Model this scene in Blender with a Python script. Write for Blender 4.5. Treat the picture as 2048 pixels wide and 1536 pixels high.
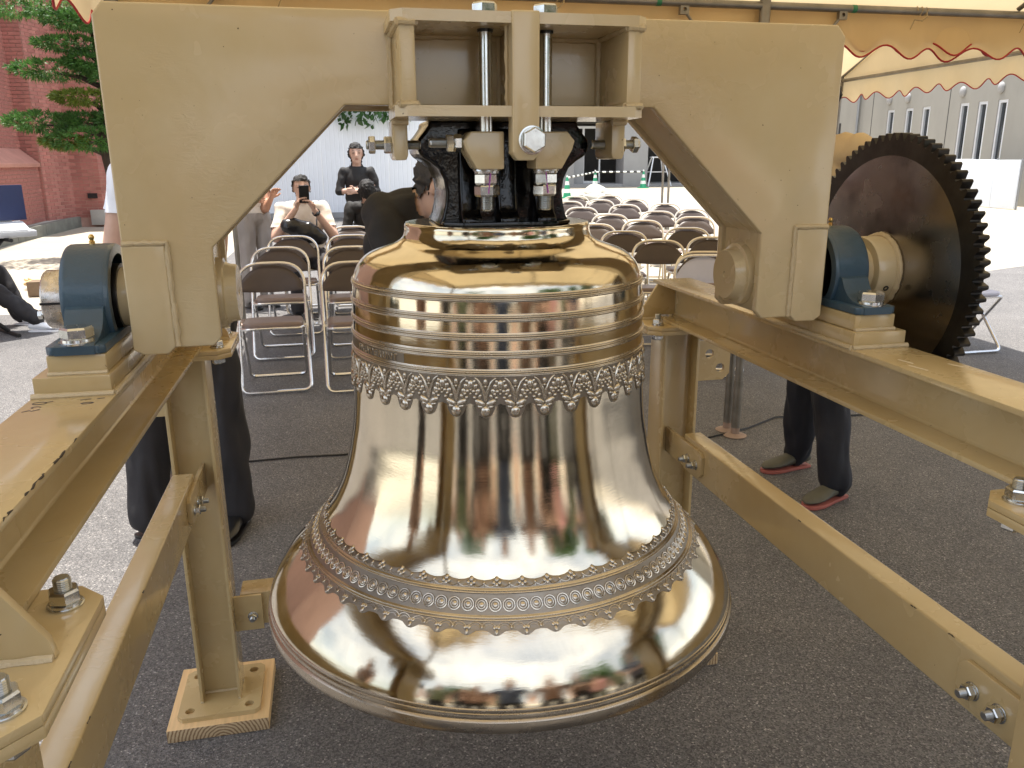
import bpy, bmesh, math, random
from mathutils import Vector, Matrix, Quaternion, noise as mnoise
from mathutils.geometry import tessellate_polygon
R = math.radians
random.seed(7)
SC = bpy.context.scene
for o in list(bpy.data.objects): bpy.data.objects.remove(o)
COL = SC.collection

# ------------------------------------------------------------------ camera
YAW, PITCH, ROLL, FPX = 0.216600, 0.268026, -0.005863, 1619.29
f_ = Vector((math.sin(YAW)*math.cos(PITCH), math.cos(YAW)*math.cos(PITCH), -math.sin(PITCH)))
r_ = Vector((math.cos(YAW), -math.sin(YAW), 0)); u_ = r_.cross(f_)
rr_ = r_*math.cos(ROLL)+u_*math.sin(ROLL); uu_ = -r_*math.sin(ROLL)+u_*math.cos(ROLL)
cam = bpy.data.cameras.new('camera'); cam.sensor_width = 36; cam.lens = 36*FPX/2048
cam.clip_start = .05; cam.clip_end = 2000
cam_o = bpy.data.objects.new('camera', cam); COL.objects.link(cam_o)
cam_o.matrix_world = Matrix(((rr_.x, uu_.x, -f_.x, 0), (rr_.y, uu_.y, -f_.y, 0), (rr_.z, uu_.z, -f_.z, 1.5), (0, 0, 0, 1)))
SC.camera = cam_o
# ------------------------------------------------------------------ light
SUN = Vector((.05, -.12, -.95)).normalized()          # travel direction of the sunlight
elev = math.asin(-SUN.z); az = math.atan2(-SUN.x, -SUN.y)   # towards the sun, clockwise from +Y
w = bpy.data.worlds.new('World'); SC.world = w; w.use_nodes = True
nt = w.node_tree; bg = nt.nodes['Background']
sky = nt.nodes.new('ShaderNodeTexSky'); sky.sky_type = 'NISHITA'; sky.sun_disc = False
sky.sun_elevation = elev; sky.sun_rotation = az; sky.dust_density = 2.0; sky.air_density = 1.0
tcw = nt.nodes.new('ShaderNodeTexCoord'); cn = nt.nodes.new('ShaderNodeTexNoise'); cn.inputs['Scale'].default_value = 1.6; cn.inputs['Detail'].default_value = 4; cn.inputs['Roughness'].default_value = .6
mpw = nt.nodes.new('ShaderNodeMapping'); mpw.inputs['Scale'].default_value = (1, 1, 2.2)
nt.links.new(tcw.outputs['Generated'], mpw.inputs[0]); nt.links.new(mpw.outputs[0], cn.inputs['Vector'])
cr = nt.nodes.new('ShaderNodeValToRGB'); cr.color_ramp.elements[0].position = .28; cr.color_ramp.elements[1].position = .70
nt.links.new(cn.outputs['Fac'], cr.inputs[0])
cm = nt.nodes.new('ShaderNodeMix'); cm.data_type = 'RGBA'; cm.inputs['B'].default_value = (8.0, 8.3, 8.8, 1)     # bright summer cloud
nt.links.new(cr.outputs[0], cm.inputs['Factor']); nt.links.new(sky.outputs[0], cm.inputs['A'])
nt.links.new(cm.outputs['Result'], bg.inputs[0]); bg.inputs[1].default_value = .105
sl = bpy.data.lights.new('sun', 'SUN'); sl.energy = 4.2; sl.angle = R(.53); sl.color = (1, .95, .87)
so = bpy.data.objects.new('sun', sl); COL.objects.link(so)
so.rotation_euler = SUN.to_track_quat('-Z', 'Y').to_euler(); so.location = (-3, -4, 12)
SC.view_settings.view_transform = 'Standard'; SC.view_settings.look = 'None'
SC.view_settings.exposure = 1.42; SC.view_settings.gamma = 1.0
SC.render.engine = 'CYCLES'
try:
    SC.cycles.max_bounces = 7; SC.cycles.glossy_bounces = 4; SC.cycles.transmission_bounces = 4
    SC.cycles.sample_clamp_indirect = 6
except Exception: pass

# ------------------------------------------------------------------ helpers
def gz(y): return max(0.0, .0165*(y-2.3))        # the yard rises very gently away from the stand

class G:
    def __init__(s): s.v = []; s.f = []
    def add(s, vs, fs):
        o = len(s.v); s.v += [tuple(v) for v in vs]; s.f += [tuple(i+o for i in f) for f in fs]; return s
    def box(s, x0, x1, y0, y1, z0, z1):
        return s.add([(x0,y0,z0),(x1,y0,z0),(x1,y1,z0),(x0,y1,z0),(x0,y0,z1),(x1,y0,z1),(x1,y1,z1),(x0,y1,z1)],
              [(0,3,2,1),(4,5,6,7),(0,1,5,4),(1,2,6,5),(2,3,7,6),(3,0,4,7)])
    def prism(s, pts, ax, a0, a1, holes=()):
        loops = [[Vector((p[0], p[1], 0)) for p in pts]]+[[Vector((p[0], p[1], 0)) for p in h] for h in holes]
        flat = [p for l in loops for p in l]; n = len(flat)
        def m(p, a):
            return (a,p.x,p.y) if ax == 'x' else (p.x,a,p.y) if ax == 'y' else (p.x,p.y,a)
        vs = [m(p, a0) for p in flat]+[m(p, a1) for p in flat]; fs = []
        if holes:
            for t in tessellate_polygon(loops):
                fs += [tuple(t), tuple(i+n for i in reversed(t))]
        else:
            fs += [tuple(range(n)), tuple(range(2*n-1, n-1, -1))]
        o = 0
        for l in loops:
            k = len(l)
            for i in range(k):
                a, b = o+i, o+(i+1) % k; fs.append((a, b, b+n, a+n))
            o += k
        return s.add(vs, fs)
    def lathe(s, prof, n=32, M=None, closed=False):
        """prof: list of (r, z) round local Z, then transformed by M"""
        vs = []; fs = []; k = len(prof)
        for i in range(n):
            a = 2*math.pi*i/n; c, d = math.cos(a), math.sin(a)
            vs += [Vector((r*c, r*d, z)) for r, z in prof]
        for i in range(n):
            j = (i+1) % n
            for q in range(k-1 if not closed else k):
                q2 = (q+1) % k
                fs.append((i*k+q, j*k+q, j*k+q2, i*k+q2))
        if M: vs = [M @ v for v in vs]
        return s.add(vs, fs)
    def tube(s, path, r, n=8, closed=False, caps=True, sq=1.0):
        P = [Vector(p) for p in path]; m = len(P)
        rs = r if isinstance(r, (list, tuple)) else [r]*m
        vs = []; fs = []; N = None
        for i in range(m):
            if closed: t = P[(i+1) % m]-P[i-1]
            else: t = P[min(i+1, m-1)]-P[max(i-1, 0)]
            t.normalize()
            if N is None:
                N = t.orthogonal().normalized()
            N = (N-t*N.dot(t))
            if N.length < 1e-6: N = t.orthogonal()
            N.normalize(); B = t.cross(N)
            for j in range(n):
                a = 2*math.pi*j/n
                vs.append(P[i]+N*math.cos(a)*rs[i]+B*math.sin(a)*rs[i]*sq)
        for i in range(m if closed else m-1):
            i2 = (i+1) % m
            for j in range(n):
                j2 = (j+1) % n; fs.append((i*n+j, i*n+j2, i2*n+j2, i2*n+j))
        if caps and not closed:
            fs.append(tuple(reversed(range(n)))); fs.append(tuple(range((m-1)*n, m*n)))
        return s.add(vs, fs)
    def ell(s, c, rad, M=None, nu=10, nv=7):
        vs = []; fs = []; c = Vector(c)
        for i in range(nv+1):
            t = math.pi*i/nv
            for j in range(nu):
                p = 2*math.pi*j/nu
                v = Vector((rad[0]*math.sin(t)*math.cos(p), rad[1]*math.sin(t)*math.sin(p), rad[2]*math.cos(t)))
                vs.append(c+(M @ v if M else v))
        for i in range(nv):
            for j in range(nu):
                j2 = (j+1) % nu; fs.append((i*nu+j, (i+1)*nu+j, (i+1)*nu+j2, i*nu+j2))
        return s.add(vs, fs)
    def mesh(s, name, bevel=0, smooth=None, seg=2, merge=1e-5, fixn=True):
        bm = bmesh.new(); vv = [bm.verts.new(v) for v in s.v]
        for f in s.f:
            try: bm.faces.new([vv[i] for i in f])
            except ValueError: pass
        if merge: bmesh.ops.remove_doubles(bm, verts=bm.verts, dist=merge)
        if fixn: bmesh.ops.recalc_face_normals(bm, faces=bm.faces)
        if bevel:
            es = [e for e in bm.edges if len(e.link_faces) == 2 and e.calc_face_angle(0) > R(28)]
            bmesh.ops.bevel(bm, geom=es, offset=bevel, segments=seg, profile=.6, affect='EDGES', clamp_overlap=True)
        me = bpy.data.meshes.new(name); bm.to_mesh(me); bm.free()
        if smooth is None: smooth = 40
        if smooth:
            me.polygons.foreach_set('use_smooth', [True]*len(me.polygons))
            me.set_sharp_from_angle(angle=R(smooth))
        return me

def world(o):
    m = o.matrix_basis.copy()
    return world(o.parent) @ o.matrix_parent_inverse @ m if o.parent else m
def link(name, data, parent=None, M=None, mat=None):
    o = bpy.data.objects.new(name, data); COL.objects.link(o)
    if mat is not None and data is not None and not data.materials: data.materials.append(mat)
    if parent is not None:
        o.parent = parent; o.matrix_parent_inverse = world(parent).inverted()
    if M is not None: o.matrix_basis = M
    return o
def part(name, g, mat, parent, bevel=0, smooth=None, M=None, seg=2, merge=1e-5, kind=None):
    me = g.mesh(name, bevel, smooth, seg, merge) if isinstance(g, G) else g
    o = link(name, me, parent, M, mat)
    if kind: o['kind'] = kind
    return o
def thing(name, label, cat, loc=(0,0,0), group=None, rz=0):
    o = link(name, None); o.location = loc; o.rotation_euler = (0,0,rz); o.empty_display_size = .1
    return tag(o, label, cat, group)
def tag(o, label=None, cat=None, group=None, kind=None):
    if label: o['label'] = label
    if cat: o['category'] = cat
    if group: o['group'] = group
    if kind: o['kind'] = kind
    return o
def copy_tree(o, parent=None):
    c = o.copy(); COL.objects.link(c)
    if parent: c.parent = parent
    for ch in [x for x in KIDS(o)]: copy_tree(ch, c)
    return c
def KIDS(o): return [x for x in list(bpy.data.objects) if x.parent == o]
def TR(x, y, z): return Matrix.Translation((x, y, z))
def AX(p, d):  # local Z along d at p
    return Matrix.Translation(p) @ Vector(d).to_track_quat('Z', 'Y').to_matrix().to_4x4()

# ------------------------------------------------------------------ materials
def newmat(name):
    m = bpy.data.materials.new(name); m.use_nodes = True
    return m, m.node_tree, m.node_tree.nodes['Principled BSDF']
def nd(nt, t, **k):
    n = nt.nodes.new(t)
    for a, b in k.items(): setattr(n, a, b)
    return n
def noise_(nt, scale, detail=4, rough=.55, coord='Object', stretch=None, dist=0):
    tc = nd(nt, 'ShaderNodeTexCoord'); n = nd(nt, 'ShaderNodeTexNoise')
    n.inputs['Scale'].default_value = scale; n.inputs['Detail'].default_value = detail
    n.inputs['Roughness'].default_value = rough; n.inputs['Distortion'].default_value = dist
    src = tc.outputs[coord]
    if stretch:
        mp = nd(nt, 'ShaderNodeMapping'); mp.inputs['Scale'].default_value = stretch
        nt.links.new(src, mp.inputs[0]); src = mp.outputs[0]
    nt.links.new(src, n.inputs['Vector']); return n.outputs['Fac']
def ramp(nt, fac, stops):
    r = nd(nt, 'ShaderNodeValToRGB'); e = r.color_ramp.elements
    while len(e) < len(stops): e.new(.5)
    for i, (p, c) in enumerate(stops):
        e[i].position = p; e[i].color = (*c, 1) if len(c) == 3 else c
    nt.links.new(fac, r.inputs[0]); return r.outputs[0]
def bump(nt, bs, h, strength=.3, dist=.01, prev=None):
    b = nd(nt, 'ShaderNodeBump'); b.inputs['Strength'].default_value = strength; b.inputs['Distance'].default_value = dist
    nt.links.new(h, b.inputs['Height'])
    if prev: nt.links.new(prev, b.inputs['Normal'])
    nt.links.new(b.outputs[0], bs.inputs['Normal']); return b.outputs[0]
def mat(name, col, rough=.5, metal=0, var=.12, vs=6, bs=0, bst=.2, bd=.002, coat=0, spec=None, stretch=None, rvar=0):
    m, nt, b = newmat(name)
    b.inputs['Roughness'].default_value = rough; b.inputs['Metallic'].default_value = metal
    if coat: b.inputs['Coat Weight'].default_value = coat; b.inputs['Coat Roughness'].default_value = .12
    if spec is not None: b.inputs['Specular IOR Level'].default_value = spec
    if var:
        n = noise_(nt, vs, 5, .6, stretch=stretch)
        lo = tuple(c*(1-var) for c in col); hi = tuple(min(1, c*(1+var)) for c in col)
        nt.links.new(ramp(nt, n, [(.3, lo), (.7, hi)]), b.inputs['Base Color'])
    else: b.inputs['Base Color'].default_value = (*col, 1)
    if rvar:
        n2 = noise_(nt, vs*3, 4, .6, stretch=stretch)
        a = nd(nt, 'ShaderNodeMapRange'); a.inputs[1].default_value = .3; a.inputs[2].default_value = .7
        a.inputs[3].default_value = max(.02, rough-rvar); a.inputs[4].default_value = rough+rvar
        nt.links.new(n2, a.inputs[0]); nt.links.new(a.outputs[0], b.inputs['Roughness'])
    if bs: bump(nt, b, noise_(nt, bs, 4, .6, stretch=stretch), bst, bd)
    return m

M = {}
def cream(name, col, brush):
    m, nt, b = newmat(name)
    n = noise_(nt, 3.5, 5, .6)
    c1 = ramp(nt, n, [(.3, (col[0]*.95, col[1]*.92, col[2]*.86)), (.7, (col[0]*1.03, col[1]*1.07, col[2]*1.16))])  # mottling: slight paint wear plus cloudy reflections put into the colour
    sp = noise_(nt, 160, 2, .5)
    dk = ramp(nt, sp, [(.765, (0,0,0)), (.79, (1,1,1))])
    mx = nd(nt, 'ShaderNodeMix', data_type='RGBA'); mx.inputs['B'].default_value = (.09, .06, .035, 1)
    nt.links.new(dk, mx.inputs['Factor']); nt.links.new(c1, mx.inputs['A'])
    nt.links.new(mx.outputs['Result'], b.inputs['Base Color'])
    b.inputs['Coat Weight'].default_value = .5; b.inputs['Coat Roughness'].default_value = .10
    rn = noise_(nt, 5, 4, .65)
    a = nd(nt, 'ShaderNodeMapRange'); a.inputs[1].default_value = .3; a.inputs[2].default_value = .7
    a.inputs[3].default_value = .16; a.inputs[4].default_value = .34
    nt.links.new(rn, a.inputs[0]); nt.links.new(a.outputs[0], b.inputs['Roughness'])
    p = bump(nt, b, noise_(nt, 5, 3, .5, dist=.4), .5, .008)
    # brush drag marks, only in patches
    br = noise_(nt, 70, 3, .6, stretch=(.6, .6, 1.6), dist=2.0)
    pt = noise_(nt, 4.2, 2, .5)
    pm = ramp(nt, pt, [(.53, (0,0,0)), (.68, (1,1,1))])
    sb = nd(nt, 'ShaderNodeMath', operation='SUBTRACT'); sb.inputs[1].default_value = .5; nt.links.new(br, sb.inputs[0])
    ml = nd(nt, 'ShaderNodeMath', operation='MULTIPLY'); nt.links.new(sb.outputs[0], ml.inputs[0]); nt.links.new(pm, ml.inputs[1])
    p = bump(nt, b, ml.outputs[0], brush, .0035, p)
    return m
CREAM = (.57, .455, .265)
M['cream'] = cream('cream_paint', CREAM, .3)
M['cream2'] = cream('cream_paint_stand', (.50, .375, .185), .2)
M['weld'] = mat('painted_weld', (.53, .425, .26), .3, var=.08, bs=180, bst=.6, bd=.003)
M['ink'] = mat('ink', (.03, .03, .06), .5, var=0)
M['scuff'] = mat('bare_scuff', (.62, .54, .40), .5, var=.1)
M['zinc'] = mat('zinc_steel', (.62, .63, .62), .22, 1, var=.08, vs=40, bs=90, bst=.08, bd=.001, rvar=.07)
M['zincdark'] = mat('zinc_thread', (.50, .51, .50), .3, 1, var=.1, vs=60)
M['blackcast'] = mat('wet_black_paint', (.003, .003, .0035), .10, 0, var=0, bs=45, bst=.32, bd=.003, spec=.4)
M['blue'] = mat('blue_hammer_enamel', (.038, .074, .108), .3, 0, var=.12, vs=9, bs=150, bst=.35, bd=.002, coat=.2)
M['rubber'] = mat('black_seal', (.008, .008, .009), .35, var=0)
M['brass'] = mat('brass', (.75, .52, .2), .25, 1, var=.1, vs=30)
M['rust'] = mat('rusted_collar', (.52, .49, .46), .28, .95, var=.4, vs=40, bs=120, bst=.25, rvar=.12)
M['pine'] = mat('pine_timber', (.66, .45, .22), .55, var=.14, vs=5, stretch=(14, 1.2, 5), bs=40, bst=.1)
m, nt, b = newmat('pine_endgrain')
tc = nd(nt, 'ShaderNodeTexCoord'); mp = nd(nt, 'ShaderNodeMapping'); mp.inputs['Location'].default_value = (.37, 0, .012)
wv = nd(nt, 'ShaderNodeTexWave', wave_type='RINGS', rings_direction='Y'); wv.inputs['Scale'].default_value = 34; wv.inputs['Distortion'].default_value = 2.0; wv.inputs['Detail Scale'].default_value = 3
nt.links.new(tc.outputs['Object'], mp.inputs[0]); nt.links.new(mp.outputs[0], wv.inputs[0])
nt.links.new(ramp(nt, wv.outputs['Fac'], [(.3, (.56, .42, .25)), (.85, (.25, .15, .07))]), b.inputs['Base Color']); b.inputs['Roughness'].default_value = .7
M['pine_end'] = m
# bronze
def bronze(name, col, rough, grain, vcol=.12, an=0):
    m, nt, b = newmat(name); b.inputs['Metallic'].default_value = 1
    if an:      # lathe-turned: highlights smear up and down the wall
        tn = nd(nt, 'ShaderNodeTangent', direction_type='RADIAL', axis='Z'); nt.links.new(tn.outputs[0], b.inputs['Tangent'])
        b.inputs['Anisotropic'].default_value = an; b.inputs['Anisotropic Rotation'].default_value = .25
    n = noise_(nt, 7, 6, .6, stretch=(1, 1, .6), dist=.5)
    nt.links.new(ramp(nt, n, [(.3, tuple(c*(1-vcol) for c in col)), (.7, tuple(min(1, c*(1+vcol*.5)) for c in col))]), b.inputs['Base Color'])
    a = nd(nt, 'ShaderNodeMapRange'); a.inputs[1].default_value = .35; a.inputs[2].default_value = .68
    a.inputs[3].default_value = rough*.75; a.inputs[4].default_value = rough*1.5
    nt.links.new(noise_(nt, 16, 6, .7, stretch=(1, 1, 2.5)), a.inputs[0]); nt.links.new(a.outputs[0], b.inputs['Roughness'])
    p = bump(nt, b, noise_(nt, 60, 5, .7, stretch=(1, 1, 6)), grain, .0012)
    p = bump(nt, b, noise_(nt, 38, 3, .8, stretch=(.35, .35, 22)), grain*.45, .0006, p)
    bump(nt, b, noise_(nt, 11, 3, .5), grain*.9, .005, p)
    return m
M['bronze'] = bronze('polished_bronze', (.71, .63, .48), .085, .07, vcol=.2, an=.66)
M['bronze_lip'] = bronze('turned_bronze', (.44, .385, .31), .24, .10)
M['bronze_cast'] = bronze('cast_bronze', (.58, .52, .43), .22, .12)
M['bronze_dark'] = bronze('recess_shaded_bronze', (.29, .255, .21), .36, .2)  # darker cast bronze: recess shade behind the ornament put into the colour
M['sprocket'] = mat('oiled_sprocket_steel', (.33, .305, .285), .22, 1, var=.35, vs=3, bs=30, bst=.06, rvar=.1)
M['teeth'] = mat('blackened_teeth', (.05, .046, .042), .35, .9, var=.3, vs=20, bs=60, bst=.2)
# ================================================================== the yard
def asphalt(name, lo, hi, sparkle):
    m, nt, b = newmat(name)
    big = noise_(nt, 1.3, 6, .7)
    agg = nd(nt, 'ShaderNodeTexVoronoi'); agg.inputs['Scale'].default_value = 230
    tc = nd(nt, 'ShaderNodeTexCoord'); nt.links.new(tc.outputs['Object'], agg.inputs['Vector'])
    fine = noise_(nt, 210, 3, .7)
    sep = nd(nt, 'ShaderNodeSeparateColor'); nt.links.new(agg.outputs['Color'], sep.inputs[0])
    c = ramp(nt, sep.outputs[0], [(0, lo), (.55, tuple((a+b_)/2 for a, b_ in zip(lo, hi))), (.955, hi), (.995, sparkle)])
    mx = nd(nt, 'ShaderNodeMix', data_type='RGBA', blend_type='MULTIPLY'); mx.inputs['Factor'].default_value = .7
    nt.links.new(c, mx.inputs['A']); nt.links.new(ramp(nt, big, [(.32, (.60, .59, .60)), (.68, (1.12, 1.10, 1.09))]), mx.inputs['B'])
    nt.links.new(mx.outputs['Result'], b.inputs['Base Color'])
    b.inputs['Roughness'].default_value = .72
    sc = nd(nt, 'ShaderNodeMath', operation='ADD'); nt.links.new(agg.outputs['Distance'], sc.inputs[0]); nt.links.new(fine, sc.inputs[1])
    bump(nt, b, sc.outputs[0], .9, .004)
    return m
M['asphalt'] = asphalt('asphalt', (.062, .060, .061), (.215, .208, .204), (.42, .40, .38))
M['concrete'] = mat('yard_concrete', (.34, .305, .245), .8, var=.12, vs=1.3, bs=60, bst=.25, bd=.003)
M['kerbstone'] = mat('weathered_kerb', (.17, .17, .145), .85, var=.25, vs=5, bs=45, bst=.35, bd=.004)
M['slab'] = mat('pale_terrace', (.36, .355, .32), .85, var=.15, vs=3, bs=50, bst=.3, bd=.003)

def sheet(name, x0, x1, ys, mat_, dz=0.0, nx=1):
    g = G(); vs = []; fs = []
    for i, y in enumerate(ys):
        for k in range(nx+1): vs.append((x0+(x1-x0)*k/nx, y, gz(y)+dz))
    for i in range(len(ys)-1):
        for k in range(nx):
            a = i*(nx+1)+k; fs.append((a, a+1, a+nx+2, a+nx+1))
    g.add(vs, fs); o = part(name, g, mat_, None, smooth=0); tag(o, kind='structure'); return o
sheet('ground', -400, 400, [-400, -30, 2.3, 60, 400], M['concrete'], -.004)
g = G()     # asphalt apron: irregular outline where it meets the concrete
out = [(-14, -7), (30, -7), (30, 13.5), (9.5, 9.3), (5.3, 7.9), (4.7, 6.5), (2.0, 6.3), (1.8, 8.3), (1.5, 19.3), (-1.3, 19.3), (-1.6, 9.2), (-2.3, 8.6), (-14, 8.3)]
seg = []
for i in range(len(out)):
    a = Vector(out[i]); b2 = Vector(out[(i+1) % len(out)]); n = max(1, int((b2-a).length/1.0))
    for k in range(n): seg.append(a.lerp(b2, k/n))
# split at y=2.3 so that the sheet follows the rise
bm = bmesh.new(); fv = [bm.verts.new((p.x, p.y, 0)) for p in seg]
for t in tessellate_polygon([[Vector((p.x, p.y, 0)) for p in seg]]):
    try: bm.faces.new([fv[i] for i in t])
    except ValueError: pass
bmesh.ops.recalc_face_normals(bm, faces=bm.faces)
bmesh.ops.bisect_plane(bm, geom=bm.verts[:]+bm.edges[:]+bm.faces[:], plane_co=(0, 2.3, 0), plane_no=(0, 1, 0))
for v in bm.verts: v.co.z = gz(v.co.y)
me = bpy.data.meshes.new('asphalt_yard'); bm.to_mesh(me); bm.free()
tag(part('asphalt_yard', me, M['asphalt'], None), kind='structure')
# terrace with kerb stones before the church
terr = thing('terrace', 'x', 'x', (-5.5, 16, gz(16))); del terr['label']; del terr['category']; terr['kind'] = 'structure'
K0, K1 = Vector((-5.75, 8.0)), Vector((-4.30, 27.0))   # kerb front edge
def kx(y): return K0.x+(K1.x-K0.x)*(y-K0.y)/(K1.y-K0.y)
g = G(); ys = [-20, 2.3, 8, 27]; vs = []; fs = []
for y in ys: vs += [(-40, y, gz(y)+.198), (kx(y)-.12, y, gz(y)+.198)]
for i in range(3): fs.append((2*i, 2*i+1, 2*i+3, 2*i+2))
g.add(vs, fs); part('paving', g, M['slab'], terr, smooth=0)
y = -6.0
while y < 27:
    y1 = y+1.18; a, b2 = kx(y), kx(y1); g = G()
    h0, h1 = gz(y), gz(y1)
    g.add([(a-.14, y, h0-.05), (a, y, h0-.05), (b2, y1, h1-.05), (b2-.14, y1, h1-.05), (a-.14, y, h0+.205), (a, y, h0+.205), (b2, y1, h1+.205), (b2-.14, y1, h1+.205)],
          [(0,3,2,1),(4,5,6,7),(0,1,5,4),(1,2,6,5),(2,3,7,6),(3,0,4,7)])
    part('kerb_stone', g, M['kerbstone'], terr, bevel=.012); y += 1.19

# ================================================================== bolts
CACHE = {}
def cached(key, fn):
    if key not in CACHE: CACHE[key] = fn()
    return CACHE[key]
def hexprof(af, h, ch=.12):
    g = G(); r = af/math.sqrt(3); vs = []; fs = []
    rings = [(r*.93, 0), (r, h*ch), (r, h*(1-ch*1.5)), (r*.9, h)]
    for rr, z in rings:
        for k in range(6):
            a = math.pi/3*k; vs.append((rr*math.cos(a), rr*math.sin(a), z))
    for i in range(3):
        for k in range(6): k2 = (k+1) % 6; fs.append((i*6+k, i*6+k2, (i+1)*6+k2, (i+1)*6+k))
    fs.append((5,4,3,2,1,0)); fs.append(tuple(18+k for k in range(6)))
    return g.add(vs, fs)
def thread(d, L, z0=0, pitch=None, plain=0):
    p = pitch or d*.125; prof = [(0, z0)]; z = z0; r = d/2
    if plain: prof += [(r, z), (r, z+plain)]; z += plain
    while z < z0+L-p*1.2:
        prof += [(r*.86, z), (r, z+p*.5)]; z += p
    prof += [(r*.86, z), (r*.8, z0+L), (0, z0+L)]
    return G().lathe(prof, 14)
def bolt(parent, p, d, D=.02, L=.03, nuts=1, washer=True, head=False, roll=0, gap=0, name='bolt', plain=0):
    """fastener standing on point p along d; head=True shows a hex head, else nut(s) with a thread end"""
    Mx = AX(p, d) @ Matrix.Rotation(roll, 4, 'Z'); af = D*1.55; nh = D*.8; z = 0
    wt = D*.28
    if head:
        hm = cached(('head', D), lambda: hexprof(af, D*.68).mesh('bolt_head', smooth=25))
        o = link(name, hm, parent, Mx @ TR(0, 0, wt if washer else 0), M['zinc'])
    else:
        tm = cached(('thr', D, L, nuts, plain), lambda: thread(D, L+(nh*nuts+gap)+wt, 0, plain=plain).mesh('thread', smooth=15))
        o = link(name, tm, parent, Mx, M['zincdark'])
    if washer:
        wm = cached(('wash', D), lambda: G().lathe([(D*.54, 0), (D*1.0, 0), (D*1.02, wt*.4), (D*.9, wt*.45), (D*.88, wt), (D*.54, wt)], 24, closed=True).mesh('washer', smooth=30))
        link('washer', wm, o, Mx, M['zinc'])
    if not head:
        nm = cached(('nut', D), lambda: hexprof(af, nh).mesh('nut', smooth=25))
        for k in range(nuts):
            link('nut', nm, o, Mx @ TR(0, 0, (wt if washer else 0)+gap+k*nh*1.02) @ Matrix.Rotation(k*.35, 4, 'Z'), M['zinc'])
    return o

# ================================================================== bell stand
CX = .286
stand = thing('bell_stand', 'cream painted steel stand of beams, posts and tie bars carrying the bell', 'stand', (CX, 1.42, 0))
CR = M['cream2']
def hbeam(parent, cx, y0, y1, z0, z1, wd, tf=.009, tw=.007):
    h = wd/2; p = [(cx-h, z0), (cx+h, z0), (cx+h, z0+tf), (cx+tw/2+.004, z0+tf), (cx+tw/2, z0+tf+.004), (cx+tw/2, z1-tf-.004), (cx+tw/2+.004, z1-tf), (cx+h, z1-tf), (cx+h, z1), (cx-h, z1), (cx-h, z1-tf), (cx-tw/2-.004, z1-tf), (cx-tw/2, z1-tf-.004), (cx-tw/2, z0+tf+.004), (cx-tw/2-.004, z0+tf), (cx-h, z0+tf)]
    return part('beam', G().prism(p, 'y', y0, y1), CR, parent, bevel=.0012)
def chamf(x0, x1, y0, y1, c):
    return [(x0+c, y0), (x1-c, y0), (x1, y0+c), (x1, y1-c), (x1-c, y1), (x0+c, y1), (x0, y1-c), (x0, y0+c)]
def circ(cx, cy, r, n=16): return [(cx+r*math.cos(2*math.pi*k/n), cy+r*math.sin(2*math.pi*k/n)) for k in range(n)]
SX = {-1: -.380, 1: .952}
YN, YF = .735, 2.13
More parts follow.
